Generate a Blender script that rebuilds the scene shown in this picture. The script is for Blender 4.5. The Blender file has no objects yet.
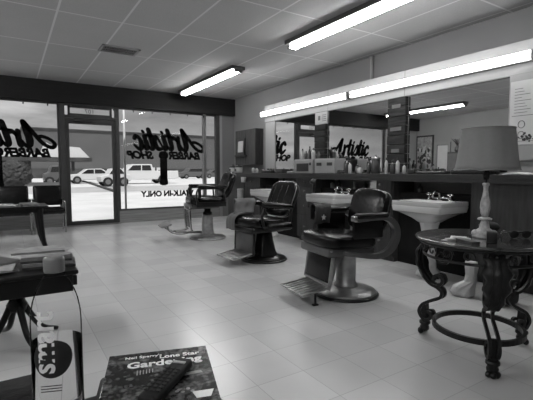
import bpy, bmesh, math, random
from mathutils import Vector, Matrix, Euler
R_ = math.radians
random.seed(7)
SC = bpy.context.scene
COL = SC.collection

# ------------------------------------------------------------------ camera
EYE = 1.07
cam_d = bpy.data.cameras.new('camera'); cam_o = bpy.data.objects.new('camera', cam_d); COL.objects.link(cam_o)
cam_o.location = (0, 0, EYE)
cam_o.rotation_euler = (R_(90 - 4.096), 0, R_(-32.38))
cam_d.sensor_fit = 'HORIZONTAL'; cam_d.sensor_width = 36.0; cam_d.lens = 405.0 * 36.0 / 533.0
cam_d.clip_start = 0.05; cam_d.clip_end = 400
SC.camera = cam_o
# ------------------------------------------------------------------ colour, sky, exposure
vs = SC.view_settings
vs.view_transform = 'Standard'; vs.look = 'None'; vs.gamma = 1.0; vs.use_curve_mapping = False
vs.exposure = 0.15
SC.cycles.use_denoising = True
SC.cycles.max_bounces = 10; SC.cycles.diffuse_bounces = 5; SC.cycles.glossy_bounces = 5
SC.cycles.transmission_bounces = 8; SC.cycles.transparent_max_bounces = 16
SC.cycles.sample_clamp_indirect = 4.0
SC.cycles.caustics_reflective = False; SC.cycles.caustics_refractive = False
SKY = 0.80
TUBE = 56.0
TUBE_W = 6.0
SUN = 5.0
w = bpy.data.worlds.new('sky'); SC.world = w; w.use_nodes = True
nt = w.node_tree; nt.nodes.clear()
out = nt.nodes.new('ShaderNodeOutputWorld'); bg = nt.nodes.new('ShaderNodeBackground')
tc = nt.nodes.new('ShaderNodeTexCoord'); mp = nt.nodes.new('ShaderNodeMapping'); nz = nt.nodes.new('ShaderNodeTexNoise')
cr = nt.nodes.new('ShaderNodeValToRGB')
mp.inputs['Scale'].default_value = (1.6, 1.6, 7.0); mp.inputs['Location'].default_value = (0.3, 0.9, 0.2)
nz.inputs['Scale'].default_value = 1.7; nz.inputs['Detail'].default_value = 7; nz.inputs['Roughness'].default_value = 0.55
cr.color_ramp.elements[0].position = 0.36; cr.color_ramp.elements[0].color = (0.34, 0.34, 0.34, 1)
cr.color_ramp.elements[1].position = 0.68; cr.color_ramp.elements[1].color = (0.95, 0.95, 0.95, 1)
e = cr.color_ramp.elements.new(0.52); e.color = (0.52, 0.52, 0.52, 1)
nt.links.new(tc.outputs['Generated'], mp.inputs['Vector']); nt.links.new(mp.outputs['Vector'], nz.inputs['Vector'])
nt.links.new(nz.outputs['Fac'], cr.inputs['Fac']); nt.links.new(cr.outputs['Color'], bg.inputs['Color'])
bg.inputs['Strength'].default_value = SKY
nt.links.new(bg.outputs[0], out.inputs[0])
sun_d = bpy.data.lights.new('sun', 'SUN'); sun_d.energy = SUN; sun_d.angle = R_(4)
sun_o = bpy.data.objects.new('sun', sun_d); COL.objects.link(sun_o); sun_o.rotation_euler = (R_(28), R_(-12), 0)
sun_o.location = (0, 20, 20)

# ------------------------------------------------------------------ materials
MATS = {}
def base_mat(name):
    m = bpy.data.materials.new(name); m.use_nodes = True; MATS[name] = m
    return m, m.node_tree, m.node_tree.nodes['Principled BSDF']
def mat(name, v, rough=0.5, metal=0.0, var=0.12, scale=8.0, bump=0.0, bscale=60.0, spec=0.5, stretch=(1, 1, 1), coat=0.0, detail=4.0):
    """grey procedural material: noise-varied value, optional noise bump"""
    m, t, b = base_mat(name)
    N = t.nodes; L = t.links
    tc = N.new('ShaderNodeTexCoord'); mp = N.new('ShaderNodeMapping'); mp.inputs['Scale'].default_value = stretch
    L.new(tc.outputs['Object'], mp.inputs['Vector'])
    nz = N.new('ShaderNodeTexNoise'); nz.inputs['Scale'].default_value = scale; nz.inputs['Detail'].default_value = detail
    L.new(mp.outputs[0], nz.inputs['Vector'])
    mr = N.new('ShaderNodeMapRange'); mr.inputs['From Min'].default_value = 0.3; mr.inputs['From Max'].default_value = 0.7
    mr.inputs['To Min'].default_value = v * (1 - var); mr.inputs['To Max'].default_value = v * (1 + var)
    L.new(nz.outputs['Fac'], mr.inputs['Value'])
    cb = N.new('ShaderNodeCombineColor')
    for k in range(3): L.new(mr.outputs[0], cb.inputs[k])
    L.new(cb.outputs[0], b.inputs['Base Color'])
    b.inputs['Roughness'].default_value = rough; b.inputs['Metallic'].default_value = metal
    b.inputs['Specular IOR Level'].default_value = spec
    if coat: b.inputs['Coat Weight'].default_value = coat; b.inputs['Coat Roughness'].default_value = 0.1
    if bump:
        n2 = N.new('ShaderNodeTexNoise'); n2.inputs['Scale'].default_value = bscale; n2.inputs['Detail'].default_value = 3
        L.new(mp.outputs[0], n2.inputs['Vector'])
        bp = N.new('ShaderNodeBump'); bp.inputs['Strength'].default_value = bump; bp.inputs['Distance'].default_value = 0.01
        L.new(n2.outputs['Fac'], bp.inputs['Height']); L.new(bp.outputs[0], b.inputs['Normal'])
    return m
def emis(name, s):
    m, t, b = base_mat(name)
    b.inputs['Base Color'].default_value = (0.8, 0.8, 0.8, 1)
    b.inputs['Emission Color'].default_value = (1, 1, 1, 1); b.inputs['Emission Strength'].default_value = s
    return m
def grid_mat(name, v, vline, sx, sy, ox, oy, lw, rough, soft=0.06, var=0.08, nscale=1.5, bump=0.0, spec=0.5, speck=0.0, rvar=0.0, tilevar=0.0):
    """flat surface ruled by a rectangular joint grid in object x/y"""
    m, t, b = base_mat(name); N = t.nodes; L = t.links
    tc = N.new('ShaderNodeTexCoord'); sp = N.new('ShaderNodeSeparateXYZ'); L.new(tc.outputs['Object'], sp.inputs[0])
    def M(op, a, c=None, d=None):
        n = N.new('ShaderNodeMath'); n.operation = op
        for i, q in enumerate((a, c, d)):
            if q is None: continue
            if isinstance(q, (int, float)): n.inputs[i].default_value = q
            else: L.new(q, n.inputs[i])
        return n.outputs[0]
    def line(o, off, s):
        u = M('DIVIDE', M('SUBTRACT', o, off), s)
        f = M('ABSOLUTE', M('SUBTRACT', M('FRACT', M('ADD', u, 0.5)), 0.5))
        d = M('MULTIPLY', f, s)
        return M('LESS_THAN', d, lw / 2), M('FLOOR', u)
    lx, ix = line(sp.outputs[0], ox, sx); ly, iy = line(sp.outputs[1], oy, sy)
    ln = M('MAXIMUM', lx, ly)
    nz = N.new('ShaderNodeTexNoise'); nz.inputs['Scale'].default_value = nscale; nz.inputs['Detail'].default_value = 6
    L.new(tc.outputs['Object'], nz.inputs['Vector'])
    mr = N.new('ShaderNodeMapRange'); mr.inputs['From Min'].default_value = 0.15; mr.inputs['From Max'].default_value = 0.85
    mr.inputs['To Min'].default_value = v * (1 - var); mr.inputs['To Max'].default_value = v * (1 + var)
    L.new(nz.outputs['Fac'], mr.inputs['Value']); val = mr.outputs[0]
    if tilevar:
        cv = N.new('ShaderNodeCombineXYZ'); L.new(ix, cv.inputs[0]); L.new(iy, cv.inputs[1])
        wn = N.new('ShaderNodeTexWhiteNoise'); wn.noise_dimensions = '2D'; L.new(cv.outputs[0], wn.inputs['Vector'])
        val = M('MULTIPLY', val, M('ADD', M('MULTIPLY', wn.outputs['Value'], 2 * tilevar), 1 - tilevar))
    if speck:
        n3 = N.new('ShaderNodeTexNoise'); n3.inputs['Scale'].default_value = 70; n3.inputs['Detail'].default_value = 2
        L.new(tc.outputs['Object'], n3.inputs['Vector'])
        val = M('MULTIPLY', val, M('ADD', M('MULTIPLY', n3.outputs['Fac'], 2 * speck), 1 - speck))
    mx = N.new('ShaderNodeMix'); mx.data_type = 'FLOAT'
    L.new(ln, mx.inputs['Factor']); L.new(val, mx.inputs['A']); mx.inputs['B'].default_value = vline
    cb = N.new('ShaderNodeCombineColor')
    for k in range(3): L.new(mx.outputs[0], cb.inputs[k])
    L.new(cb.outputs[0], b.inputs['Base Color'])
    b.inputs['Specular IOR Level'].default_value = spec
    if rvar:
        r = N.new('ShaderNodeMapRange'); r.inputs['From Min'].default_value = 0.15; r.inputs['From Max'].default_value = 0.85
        r.inputs['To Min'].default_value = rough - rvar; r.inputs['To Max'].default_value = rough + rvar
        L.new(nz.outputs['Fac'], r.inputs['Value']); L.new(r.outputs[0], b.inputs['Roughness'])
    else: b.inputs['Roughness'].default_value = rough
    if bump:
        n2 = N.new('ShaderNodeTexNoise'); n2.inputs['Scale'].default_value = 90
        L.new(tc.outputs['Object'], n2.inputs['Vector'])
        bp = N.new('ShaderNodeBump'); bp.inputs['Strength'].default_value = bump; bp.inputs['Distance'].default_value = 0.01
        L.new(n2.outputs['Fac'], bp.inputs['Height']); L.new(bp.outputs[0], b.inputs['Normal'])
    return m
def pane_mat(name, tint=0.9, ior=1.2):
    m = bpy.data.materials.new(name); m.use_nodes = True; t = m.node_tree; t.nodes.clear()
    o = t.nodes.new('ShaderNodeOutputMaterial'); a = t.nodes.new('ShaderNodeBsdfTransparent'); g = t.nodes.new('ShaderNodeBsdfGlossy')
    mix = t.nodes.new('ShaderNodeMixShader'); fr = t.nodes.new('ShaderNodeFresnel'); fr.inputs['IOR'].default_value = ior
    a.inputs['Color'].default_value = (tint, tint, tint, 1); g.inputs['Roughness'].default_value = 0.02
    t.links.new(fr.outputs[0], mix.inputs[0]); t.links.new(a.outputs[0], mix.inputs[1]); t.links.new(g.outputs[0], mix.inputs[2])
    t.links.new(mix.outputs[0], o.inputs[0]); MATS[name] = m
    return m

M_wall = mat('painted_wall', 0.15, 0.7, var=0.05, scale=1.2, bump=0.05)
M_wall_l = mat('painted_wall_left', 0.25, 0.7, var=0.05, scale=1.2)
M_rail = mat('laminate_rail', 0.25, 0.5, var=0.04, scale=2)
M_beam = mat('dark_beam', 0.014, 0.7, spec=0.15, var=0.2, scale=6, stretch=(0.3, 3, 3))
M_alu = mat('bronze_aluminium', 0.05, 0.5, metal=0.1, spec=0.2, var=0.1)
M_alu_l = mat('worn_aluminium', 0.20, 0.4, metal=0.4, var=0.1)
M_sillwall = mat('grey_planks', 0.20, 0.6, var=0.25, scale=5, stretch=(0.4, 1, 8))
M_ceiling = grid_mat('ceiling_tiles', 0.42, 0.64, 0.66, 1.26, 0.49, 4.85, 0.022, 0.9, var=0.05, bump=0.3, speck=0.12, tilevar=0.03)
M_floor = grid_mat('vinyl_floor_tiles', 0.54, 0.40, 0.2875, 0.2875, 1.87, 1.385, 0.004, 0.25, var=0.09, nscale=1.6, spec=0.55, rvar=0.03, tilevar=0.06)
M_mirror, _t, _b = base_mat('mirror'); _b.inputs['Base Color'].default_value = (0.84, 0.84, 0.84, 1); _b.inputs['Metallic'].default_value = 1; _b.inputs['Roughness'].default_value = 0.012
M_pane = pane_mat('window_glass', 0.86)
M_tube = emis('lit_tube', TUBE); M_tube_w = emis('lit_wall_tube', TUBE_W)
M_white = mat('white_enamel', 0.62, 0.3, var=0.04, spec=0.5)
M_porc = mat('porcelain', 0.60, 0.12, var=0.05, scale=3, coat=0.5)
M_blackv = mat('black_vinyl', 0.005, 0.22, spec=0.3, var=0.3, scale=6, bump=0.15, bscale=25)
M_blackm = mat('black_iron', 0.009, 0.42, metal=0.0, spec=0.3, var=0.3, scale=20, bump=0.2)
M_black = mat('black_plastic', 0.012, 0.35, var=0.2)
M_chrome = mat('chrome', 0.42, 0.22, metal=1.0, var=0.15, scale=10)
M_steel = mat('aged_steel', 0.36, 0.38, metal=0.7, var=0.25, scale=12)
M_enamel = mat('dull_enamel', 0.09, 0.3, metal=0.3, var=0.2)
M_darken = mat('dark_enamel', 0.012, 0.28, spec=0.3, var=0.3)
M_wood = mat('dark_wood', 0.035, 0.4, var=0.4, scale=5, stretch=(1, 1, 8), coat=0.2)
M_cab = mat('cabinet_wood', 0.045, 0.6, spec=0.15, var=0.25, scale=5, stretch=(6, 6, 0.7))
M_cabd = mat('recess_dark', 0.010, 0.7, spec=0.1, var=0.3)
M_ctop = mat('worktop_laminate', 0.03, 0.5, var=0.15, scale=4, spec=0.2)
M_plank = mat('rough_planks', 0.022, 0.7, spec=0.15, var=0.5, scale=5, stretch=(1, 1, 10))
M_tblk = mat('table_black', 0.006, 0.3, var=0.3, spec=0.25)
M_gtop = mat('stone_glass_top', 0.045, 0.10, var=0.6, scale=9, coat=0.6)
M_shade = mat('lamp_shade_fabric', 0.24, 0.8, var=0.03, scale=60)
M_lampb = mat('distressed_plaster', 0.40, 0.4, var=0.35, scale=30, bump=0.3)
M_paper = mat('paper', 0.55, 0.6, var=0.06)
M_paperg = mat('grey_paper', 0.25, 0.5, var=0.35, scale=14)
M_paperd = mat('dark_cover', 0.06, 0.3, var=0.6, scale=18)
M_ink = mat('ink', 0.02, 0.6, var=0.1)
M_inkg = mat('grey_ink', 0.10, 0.6, var=0.1)
M_cloth = mat('grey_cape', 0.11, 0.85, var=0.15, scale=10, bump=0.2)
M_clothb = mat('black_cloth', 0.012, 0.8, var=0.2)
M_towel = mat('white_towel', 0.55, 0.9, var=0.08, bump=0.4)
M_poster = mat('poster_paper', 0.42, 0.6, var=0.05)
M_conc = mat('concrete', 0.62, 0.8, var=0.12, scale=0.6)
M_asph = mat('asphalt', 0.42, 0.85, var=0.15, scale=0.25)
M_bldg = mat('stucco_grey', 0.10, 0.8, var=0.08, scale=0.3)
M_bldgd = mat('dark_base', 0.05, 0.8, var=0.4, scale=0.6)
M_carw = mat('white_car_paint', 0.62, 0.3, var=0.02)
M_card = mat('grey_car_paint', 0.10, 0.3, var=0.05)
M_carg = mat('car_glass', 0.02, 0.1, var=0.05)
M_tyre = mat('tyre', 0.015, 0.8)
M_leaf = mat('shrub_leaves', 0.035, 0.8, var=0.5, scale=2)
M_letter = mat('sign_paint', 0.004, 0.9, var=0.1, spec=0.05)
M_lit = mat('bulb_plastic', 0.03, 0.4)
M_bot = mat('bottle_dark', 0.05, 0.25, var=0.2)
M_botl = mat('bottle_light', 0.35, 0.3, var=0.2)
M_foil = mat('brushed_metal', 0.30, 0.35, metal=0.7, var=0.3, scale=12)

# ------------------------------------------------------------------ geometry helpers
class MB:
    def __init__(s): s.bm = bmesh.new(); s.mi = 0
    def _fin(s, faces, smooth=False):
        for f in faces: f.material_index = s.mi; f.smooth = smooth
    def box(s, x0, x1, y0, y1, z0, z1, M=None):
        vs_ = [s.bm.verts.new((x, y, z)) for z in (z0, z1) for x, y in ((x0, y0), (x1, y0), (x1, y1), (x0, y1))]
        if M is not None:
            for v in vs_: v.co = M @ v.co
        fs = [s.bm.faces.new([vs_[i] for i in q]) for q in ((3, 2, 1, 0), (4, 5, 6, 7), (0, 1, 5, 4), (1, 2, 6, 5), (2, 3, 7, 6), (3, 0, 4, 7))]
        s._fin(fs); return s
    def rbox(s, sx, sy, sz, r, M=Matrix(), seg=3):
        """rounded box centred on origin then moved by M"""
        t = bmesh.new(); bmesh.ops.create_cube(t, size=1)
        for v in t.verts: v.co = Vector((v.co.x * sx, v.co.y * sy, v.co.z * sz))
        bmesh.ops.bevel(t, geom=t.edges[:] , offset=r, segments=seg, profile=0.5, affect='EDGES')
        s._merge(t, M, True); return s
    def _merge(s, t, M, smooth):
        mp_ = {v: s.bm.verts.new(M @ v.co) for v in t.verts}
        fs = []
        for f in t.faces:
            try: fs.append(s.bm.faces.new([mp_[v] for v in f.verts]))
            except ValueError: pass
        s._fin(fs, smooth); t.free()
    def sphere(s, c, r, seg=12, rings=8, sc=(1, 1, 1)):
        t = bmesh.new(); bmesh.ops.create_uvsphere(t, u_segments=seg, v_segments=rings, radius=r)
        s._merge(t, Matrix.Translation(c) @ Matrix.Diagonal((*sc, 1)), True); return s
    def cushion(s, sx, sy, sz, M=Matrix(), flat='z', ep=0.42, ev=0.5):
        """rounded upholstered pad (superellipsoid); flat: thin axis"""
        t = bmesh.new(); bmesh.ops.create_uvsphere(t, u_segments=48, v_segments=24, radius=1)
        pw = lambda v, e: math.copysign(abs(v) ** e, v)
        for v in t.verts:
            z = max(-1, min(1, v.co.z)); ph = math.asin(z); th = math.atan2(v.co.y, v.co.x)
            c = pw(math.cos(ph), ev); a = c * pw(math.cos(th), ep); b = c * pw(math.sin(th), ep); d = pw(math.sin(ph), ev)
            v.co = Vector((a * sx / 2, b * sy / 2, d * sz / 2)) if flat == 'z' else Vector((d * sx / 2, a * sy / 2, b * sz / 2))
        s._merge(t, M, True); return s
    def tube(s, pts, r, n=8, caps=True, closed=False, flat=1.0):
        pts = [Vector(p) for p in pts]; k = len(pts)
        rs = r if isinstance(r, (list, tuple)) else [r] * k
        rings = []; up = None
        for i, p in enumerate(pts):
            if closed: d = pts[(i + 1) % k] - pts[i - 1]
            else: d = pts[min(i + 1, k - 1)] - pts[max(i - 1, 0)]
            if d.length < 1e-9: d = Vector((0, 0, 1))
            d.normalize()
            if up is None:
                up = Vector((0, 0, 1)) if abs(d.z) < 0.9 else Vector((0, 1, 0))
            a = d.cross(up)
            if a.length < 1e-6: a = d.cross(Vector((1, 0, 0)))
            a.normalize(); up = a.cross(d).normalized()
            rings.append([s.bm.verts.new(p + (a * math.cos(q) * flat + up * math.sin(q)) * rs[i]) for q in [2 * math.pi * j / n for j in range(n)]])
        fs = []
        for i in range(k if closed else k - 1):
            A, B = rings[i], rings[(i + 1) % k]
            for j in range(n): fs.append(s.bm.faces.new((A[j], A[(j + 1) % n], B[(j + 1) % n], B[j])))
        s._fin(fs, True)
        if caps and not closed:
            s._fin([s.bm.faces.new(rings[0][::-1]), s.bm.faces.new(rings[-1])])
        return s
    def lathe(s, prof, c=(0, 0, 0), n=24, sx=1, sy=1, flute=0, fl=0.0):
        """prof: list of (r, z); axis z through c"""
        rings = []
        for r, z in prof:
            ring = []
            for j in range(n):
                q = 2 * math.pi * j / n; rr = max(r, 1e-4) * (1 + fl * math.cos(flute * q))
                ring.append(s.bm.verts.new((c[0] + rr * math.cos(q) * sx, c[1] + rr * math.sin(q) * sy, c[2] + z)))
            rings.append(ring)
        fs = []
        for A, B in zip(rings, rings[1:]):
            for j in range(n): fs.append(s.bm.faces.new((A[j], A[(j + 1) % n], B[(j + 1) % n], B[j])))
        s._fin(fs, True)
        s._fin([s.bm.faces.new(rings[0][::-1]), s.bm.faces.new(rings[-1])])
        return s
    def prism(s, poly, t0, t1, plane='xz', M=None):
        """outline extruded along the third axis from t0 to t1"""
        def P(a, b, t):
            v = {'xz': Vector((a, t, b)), 'xy': Vector((a, b, t)), 'yz': Vector((t, a, b))}[plane]
            return M @ v if M is not None else v
        A = [s.bm.verts.new(P(a, b, t0)) for a, b in poly]; B = [s.bm.verts.new(P(a, b, t1)) for a, b in poly]
        fs = [s.bm.faces.new(A[::-1]), s.bm.faces.new(B)]
        n = len(poly)
        for j in range(n): fs.append(s.bm.faces.new((A[j], A[(j + 1) % n], B[(j + 1) % n], B[j])))
        s._fin(fs); return s
    def build(s, name, m, parent=None, loc=None, rotz=0, bevel=0.0, sub=0, smooth_angle=False):
        bmesh.ops.recalc_face_normals(s.bm, faces=s.bm.faces[:])
        me = bpy.data.meshes.new(name); s.bm.to_mesh(me); s.bm.free()
        for q in (m if isinstance(m, (list, tuple)) else [m]): me.materials.append(q)
        o = bpy.data.objects.new(name, me); COL.objects.link(o)
        if parent is not None: o.parent = parent
        if loc is not None: o.location = loc
        if rotz: o.rotation_euler.z = rotz
        if bevel:
            b = o.modifiers.new('bevel', 'BEVEL'); b.width = bevel; b.segments = 2; b.limit_method = 'ANGLE'
        if sub:
            b = o.modifiers.new('sub', 'SUBSURF'); b.levels = sub; b.render_levels = sub
        return o
def spline(pts, n=6, closed=False):
    """Catmull-Rom through pts"""
    P = [Vector(p) for p in pts]; k = len(P); res = []
    rng = range(k if closed else k - 1)
    for i in rng:
        p0 = P[(i - 1) % k] if (closed or i > 0) else P[0] * 2 - P[1]
        p1 = P[i]; p2 = P[(i + 1) % k]
        p3 = P[(i + 2) % k] if (closed or i + 2 < k) else P[-1] * 2 - P[-2]
        for j in range(n):
            t = j / n
            res.append(0.5 * ((2 * p1) + (p2 - p0) * t + (2 * p0 - 5 * p1 + 4 * p2 - p3) * t * t + (3 * p1 - p0 - 3 * p2 + p3) * t ** 3))
    if not closed: res.append(P[-1])
    return res
def thing(name, label, cat, loc=(0, 0, 0), rotz=0, group=None):
    o = bpy.data.objects.new(name, None); COL.objects.link(o); o.empty_display_size = 0.1
    o.location = loc; o.rotation_euler = (0, 0, rotz)
    return tag(o, label, cat, group)
def tag(o, label, cat, group=None):
    o['label'] = label; o['category'] = cat
    if group: o['group'] = group
    return o
def struct(o): o['kind'] = 'structure'; return o
def wall_box(name, m, *a):
    return struct(MB().box(*a).build(name, m))
def kids(o): return [c for c in bpy.data.objects if c.parent == o]
def dup(root, loc, rotz=None, label=None):
    r = root.copy(); COL.objects.link(r); r.location = loc
    if rotz is not None: r.rotation_euler = (0, 0, rotz)
    if label: r['label'] = label
    for ch in kids(root):
        c = ch.copy(); COL.objects.link(c); c.parent = r
        for g in kids(ch):
            d = g.copy(); COL.objects.link(d); d.parent = c
    return r
def text_mesh(name, body, m, size, M, parent=None, shear=0.0, bold=0.0, ext=0.001, spacing=1.0, align='LEFT'):
    cu = bpy.data.curves.new(name, 'FONT'); cu.body = body; cu.size = size; cu.shear = shear; cu.offset = bold
    cu.extrude = ext; cu.space_character = spacing; cu.align_x = align; cu.resolution_u = 3
    t = bpy.data.objects.new(name + '_tmp', cu); COL.objects.link(t)
    dg = bpy.context.evaluated_depsgraph_get(); dg.update()
    me = bpy.data.meshes.new_from_object(t.evaluated_get(dg)); me.name = name
    bpy.data.objects.remove(t); bpy.data.curves.remove(cu)
    me.transform(M); me.materials.clear(); me.materials.append(m)
    o = bpy.data.objects.new(name, me); COL.objects.link(o)
    if parent is not None: o.parent = parent
    return o
T = Matrix.Translation
def RX(a): return Matrix.Rotation(R_(a), 4, 'X')
def RY(a): return Matrix.Rotation(R_(a), 4, 'Y')
def RZ(a): return Matrix.Rotation(R_(a), 4, 'Z')

# ================================================================== SETTING
W = 8.65          # window wall plane
CEIL = 2.74
XR = 4.55         # right wall
XL = -3.0         # left wall
YB = -2.6         # wall behind the viewer
XM = 4.15         # mirror plane
wall_box('floor', M_floor, XL, XR, YB, W + 0.12, -0.06, 0.0)
wall_box('ceiling', M_ceiling, XL, XR, YB, W + 0.12, CEIL, CEIL + 0.06)
wall_box('wall_right', M_wall, XR, XR + 0.1, YB, W + 0.12, 0, CEIL)
wall_box('wall_rear', M_wall_l, XL, XR, YB - 0.1, YB, 0, CEIL)
wall_box('wall_left', M_wall_l, XL - 0.1, XL, YB, W + 0.12, 0, CEIL)
# front: beam, piers, low walls
wall_box('trim_1', M_beam, XL, XR, W - 0.10, W + 0.12, 2.36, CEIL)                      # dark header beam
wall_box('wall_front_pier_right', M_wall, 4.235, XR, W - 0.02, W + 0.12, 0, 2.36)
wall_box('trim_2', M_rail, 4.17, 4.235, W - 0.04, W + 0.1, 0, 2.36)
wall_box('wall_front_pier_left', M_wall_l, XL, -1.5, W - 0.02, W + 0.12, 0, 2.36)
wall_box('wall_front_low_right', M_sillwall, 1.89, 4.17, W - 0.02, W + 0.1, 0, 0.25)
wall_box('wall_front_low_left', M_sillwall, -1.5, 0.84, W - 0.02, W + 0.1, 0, 0.25)
# windows: frame + pane per window
def window(n, x0, x1, z0, z1, mull=()):
    f = MB(); fw = 0.035
    f.box(x0, x1, W - 0.02, W + 0.05, z0, z0 + fw).box(x0, x1, W - 0.02, W + 0.05, z1 - fw, z1)
    f.box(x0, x0 + fw, W - 0.02, W + 0.05, z0, z1).box(x1 - fw, x1, W - 0.02, W + 0.05, z0, z1)
    o = struct(f.build('window_%d' % n, M_alu))
    for a, b in mull: MB().box(a, b, W - 0.03, W + 0.05, z0, z1).build('mullion', M_alu_l, o)
    MB().box(x0 + 0.01, x1 - 0.01, W + 0.012, W + 0.018, z0 + 0.01, z1 - 0.01).build('pane', M_pane, o)
    return o
window(1, -1.5, 0.84, 0.25, 2.36)
window(2, 1.89, 4.17, 0.25, 2.36, [(3.765, 3.835)])
window(3, 0.99, 1.79, 2.14, 2.32)
# window_2's right jamb is wider
struct(MB().box(4.08, 4.17, W - 0.04, W + 0.06, 0.25, 2.36).build('trim_3', M_alu))
# door with its frame
dr = MB()
dr.box(0.84, 0.93, W - 0.04, W + 0.08, 0, 2.36).box(1.85, 1.89, W - 0.04, W + 0.08, 0, 2.36)
dr.box(0.93, 1.85, W - 0.04, W + 0.08, 2.09, 2.14).box(0.93, 1.85, W - 0.04, W + 0.08, 2.32, 2.36)
struct(dr.build('trim_4', M_alu))
dd = MB(); dd.box(0.935, 1.0, W - 0.01, W + 0.04, 0.005, 2.085).box(1.785, 1.845, W - 0.01, W + 0.04, 0.005, 2.085)
dd.box(1.0, 1.785, W - 0.01, W + 0.04, 0.005, 0.085).box(1.0, 1.785, W - 0.01, W + 0.04, 1.98, 2.085)
door = struct(dd.build('door_1', M_alu))
MB().box(0.995, 1.79, W + 0.012, W + 0.018, 0.08, 1.985).build('pane', M_pane, door)
MB().box(1.08, 1.42, W - 0.07, W - 0.02, 2.02, 2.07).build('door_closer', M_black, door)
MB().tube([(1.02, W - 0.03, 1.05), (1.75, W - 0.03, 1.05)], 0.012).build('push_bar', M_alu, door) if False else None
struct(MB().box(0.84, 1.89, W - 0.12, W + 0.1, 0.0, 0.012).build('trim_5', M_alu_l))
# furred-out station wall carrying the mirrors
wall_box('wall_station', M_rail, XM + 0.012, XR, YB, 6.58, 0, 2.285)
wall_box('trim_6', M_rail, XM - 0.012, XM + 0.02, YB, 6.59, 1.985, 2.295)      # light rail above mirrors
for k, y in enumerate((1.9, 3.36, 4.78, 6.24)):                                    # joints of the rail
    struct(MB().box(XM - 0.014, XM - 0.011, y - 0.003, y + 0.003, 1.985, 2.295).build('trim_%d' % (7 + k), M_inkg))
struct(MB().box(XM - 0.016, XM - 0.01, YB, 6.58, 1.978, 1.99).build('trim_11', M_inkg))
def mirror(n, y0, y1):
    o = MB().box(XM, XM + 0.012, y0, y1, 1.06, 1.985).build('wall_mirror', M_mirror)
    return o
for y0, y1, lab in ((5.07, 6.24, 'narrow wall mirror farthest along the stations, reflecting end of window lettering'),
                    (3.60, 4.78, 'large wall mirror between the two dark plank pillars, reflecting window script'),
                    (2.11, 3.30, 'large wall mirror behind the table lamp, reflecting framed flowers and ceiling light')):
    tag(mirror(0, y0, y1), lab, 'mirror', 'mirrors along the barber stations')
tag(MB().box(XM - 0.012, XM + 0.012, 6.24, 6.56, 1.06, 1.985).build('wall_panel', M_rail), 'pale blank panel at far end of mirror row', 'panel')

def pillar(y0, y1, label, zt):
    t = thing('plank_pillar', label, 'pillar', (XM, (y0 + y1) / 2, 1.05), group='plank pillars between mirrors')
    n = 8; h = (zt - 1.05) / n; m = MB()
    for k in range(n):
        off = random.uniform(-0.006, 0.006)
        m.box(-0.045 + off, 0.011, y0 - (y0 + y1) / 2 + 0.004, y1 - (y0 + y1) / 2 - 0.004, k * h + 0.004, (k + 1) * h - 0.002)
    m.build('planks', M_plank, t, bevel=0.003)
    return t
p1 = pillar(4.80, 5.06, 'dark plank pillar with white notice at its top, between two mirrors', 1.79)
p2 = pillar(3.31, 3.59, 'taller dark plank pillar with small plaques, rising up to the light rail', 1.98)
for k, (zz, ww) in enumerate(((0.80, 0.13), (0.52, 0.17), (0.25, 0.12))):
    MB().box(-0.056, -0.044, -ww / 2, ww / 2, zz, zz + 0.045).build('plaque', M_inkg, p2)
nt_ = thing('notice', 'white notice with dark emblem above the plank pillar', 'notice', (XM - 0.014, 4.93, 1.80))
MB().box(-0.004, 0.002, -0.145, 0.145, 0, 0.18).build('sheet', M_poster, nt_)
pm = MB(); pm.box(-0.006, -0.004, 0.02, 0.07, 0.06, 0.13)
for k in range(4): pm.box(-0.006, -0.004, -0.12, -0.02, 0.04 + k * 0.03, 0.048 + k * 0.03)
pm.build('print', M_inkg, nt_)
# poster panel at the right
pn = MB().box(XM - 0.03, XM + 0.012, 1.2, 2.105, 1.17, 1.985).build('wall_panel', M_rail)
tag(pn, 'pale wall panel to the right of the last mirror, holding the poster', 'panel')
po = thing('poster', 'large printed price sheet with text and sketched heads right of the mirrors', 'poster', (XM - 0.034, 1.78, 1.32))
MB().box(-0.004, 0.003, -0.32, 0.31, 0.0, 0.60).build('sheet', M_poster, po)
pt = MB()
for c, yc in enumerate((0.20, -0.05)):
    for k in range(9):
        L_ = random.uniform(0.06, 0.15)
        pt.box(-0.006, -0.004, yc - L_ + 0.07, yc + 0.07, 0.30 + k * 0.028, 0.305 + k * 0.028)
pt.box(-0.006, -0.004, -0.3, 0.29, 0.27, 0.275)
pt.box(-0.006, -0.004, -0.3, 0.29, 0.03, 0.034)
pt.build('text_lines', M_inkg, po)
for i in range(4):
    for j in range(2):
        ps = MB(); y = 0.2 - i * 0.14; z = 0.19 - j * 0.1
        ps.tube([(-0.006, y + 0.03 * math.cos(q), z + 0.035 * math.sin(q)) for q in [k * 0.63 for k in range(10)]], 0.003, n=4, closed=True)
        ps.build('sketch', M_inkg, po)
pb = MB(); random.seed(3)
for k in range(26):
    y = random.gauss(0.15, 0.05); z = random.gauss(0.06, 0.014); pb.sphere((-0.005, y, z), random.uniform(0.006, 0.014), 6, 4, (0.3, 1, 1))
pb.build('dark_drawing', M_ink, po)
random.seed(11)

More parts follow.
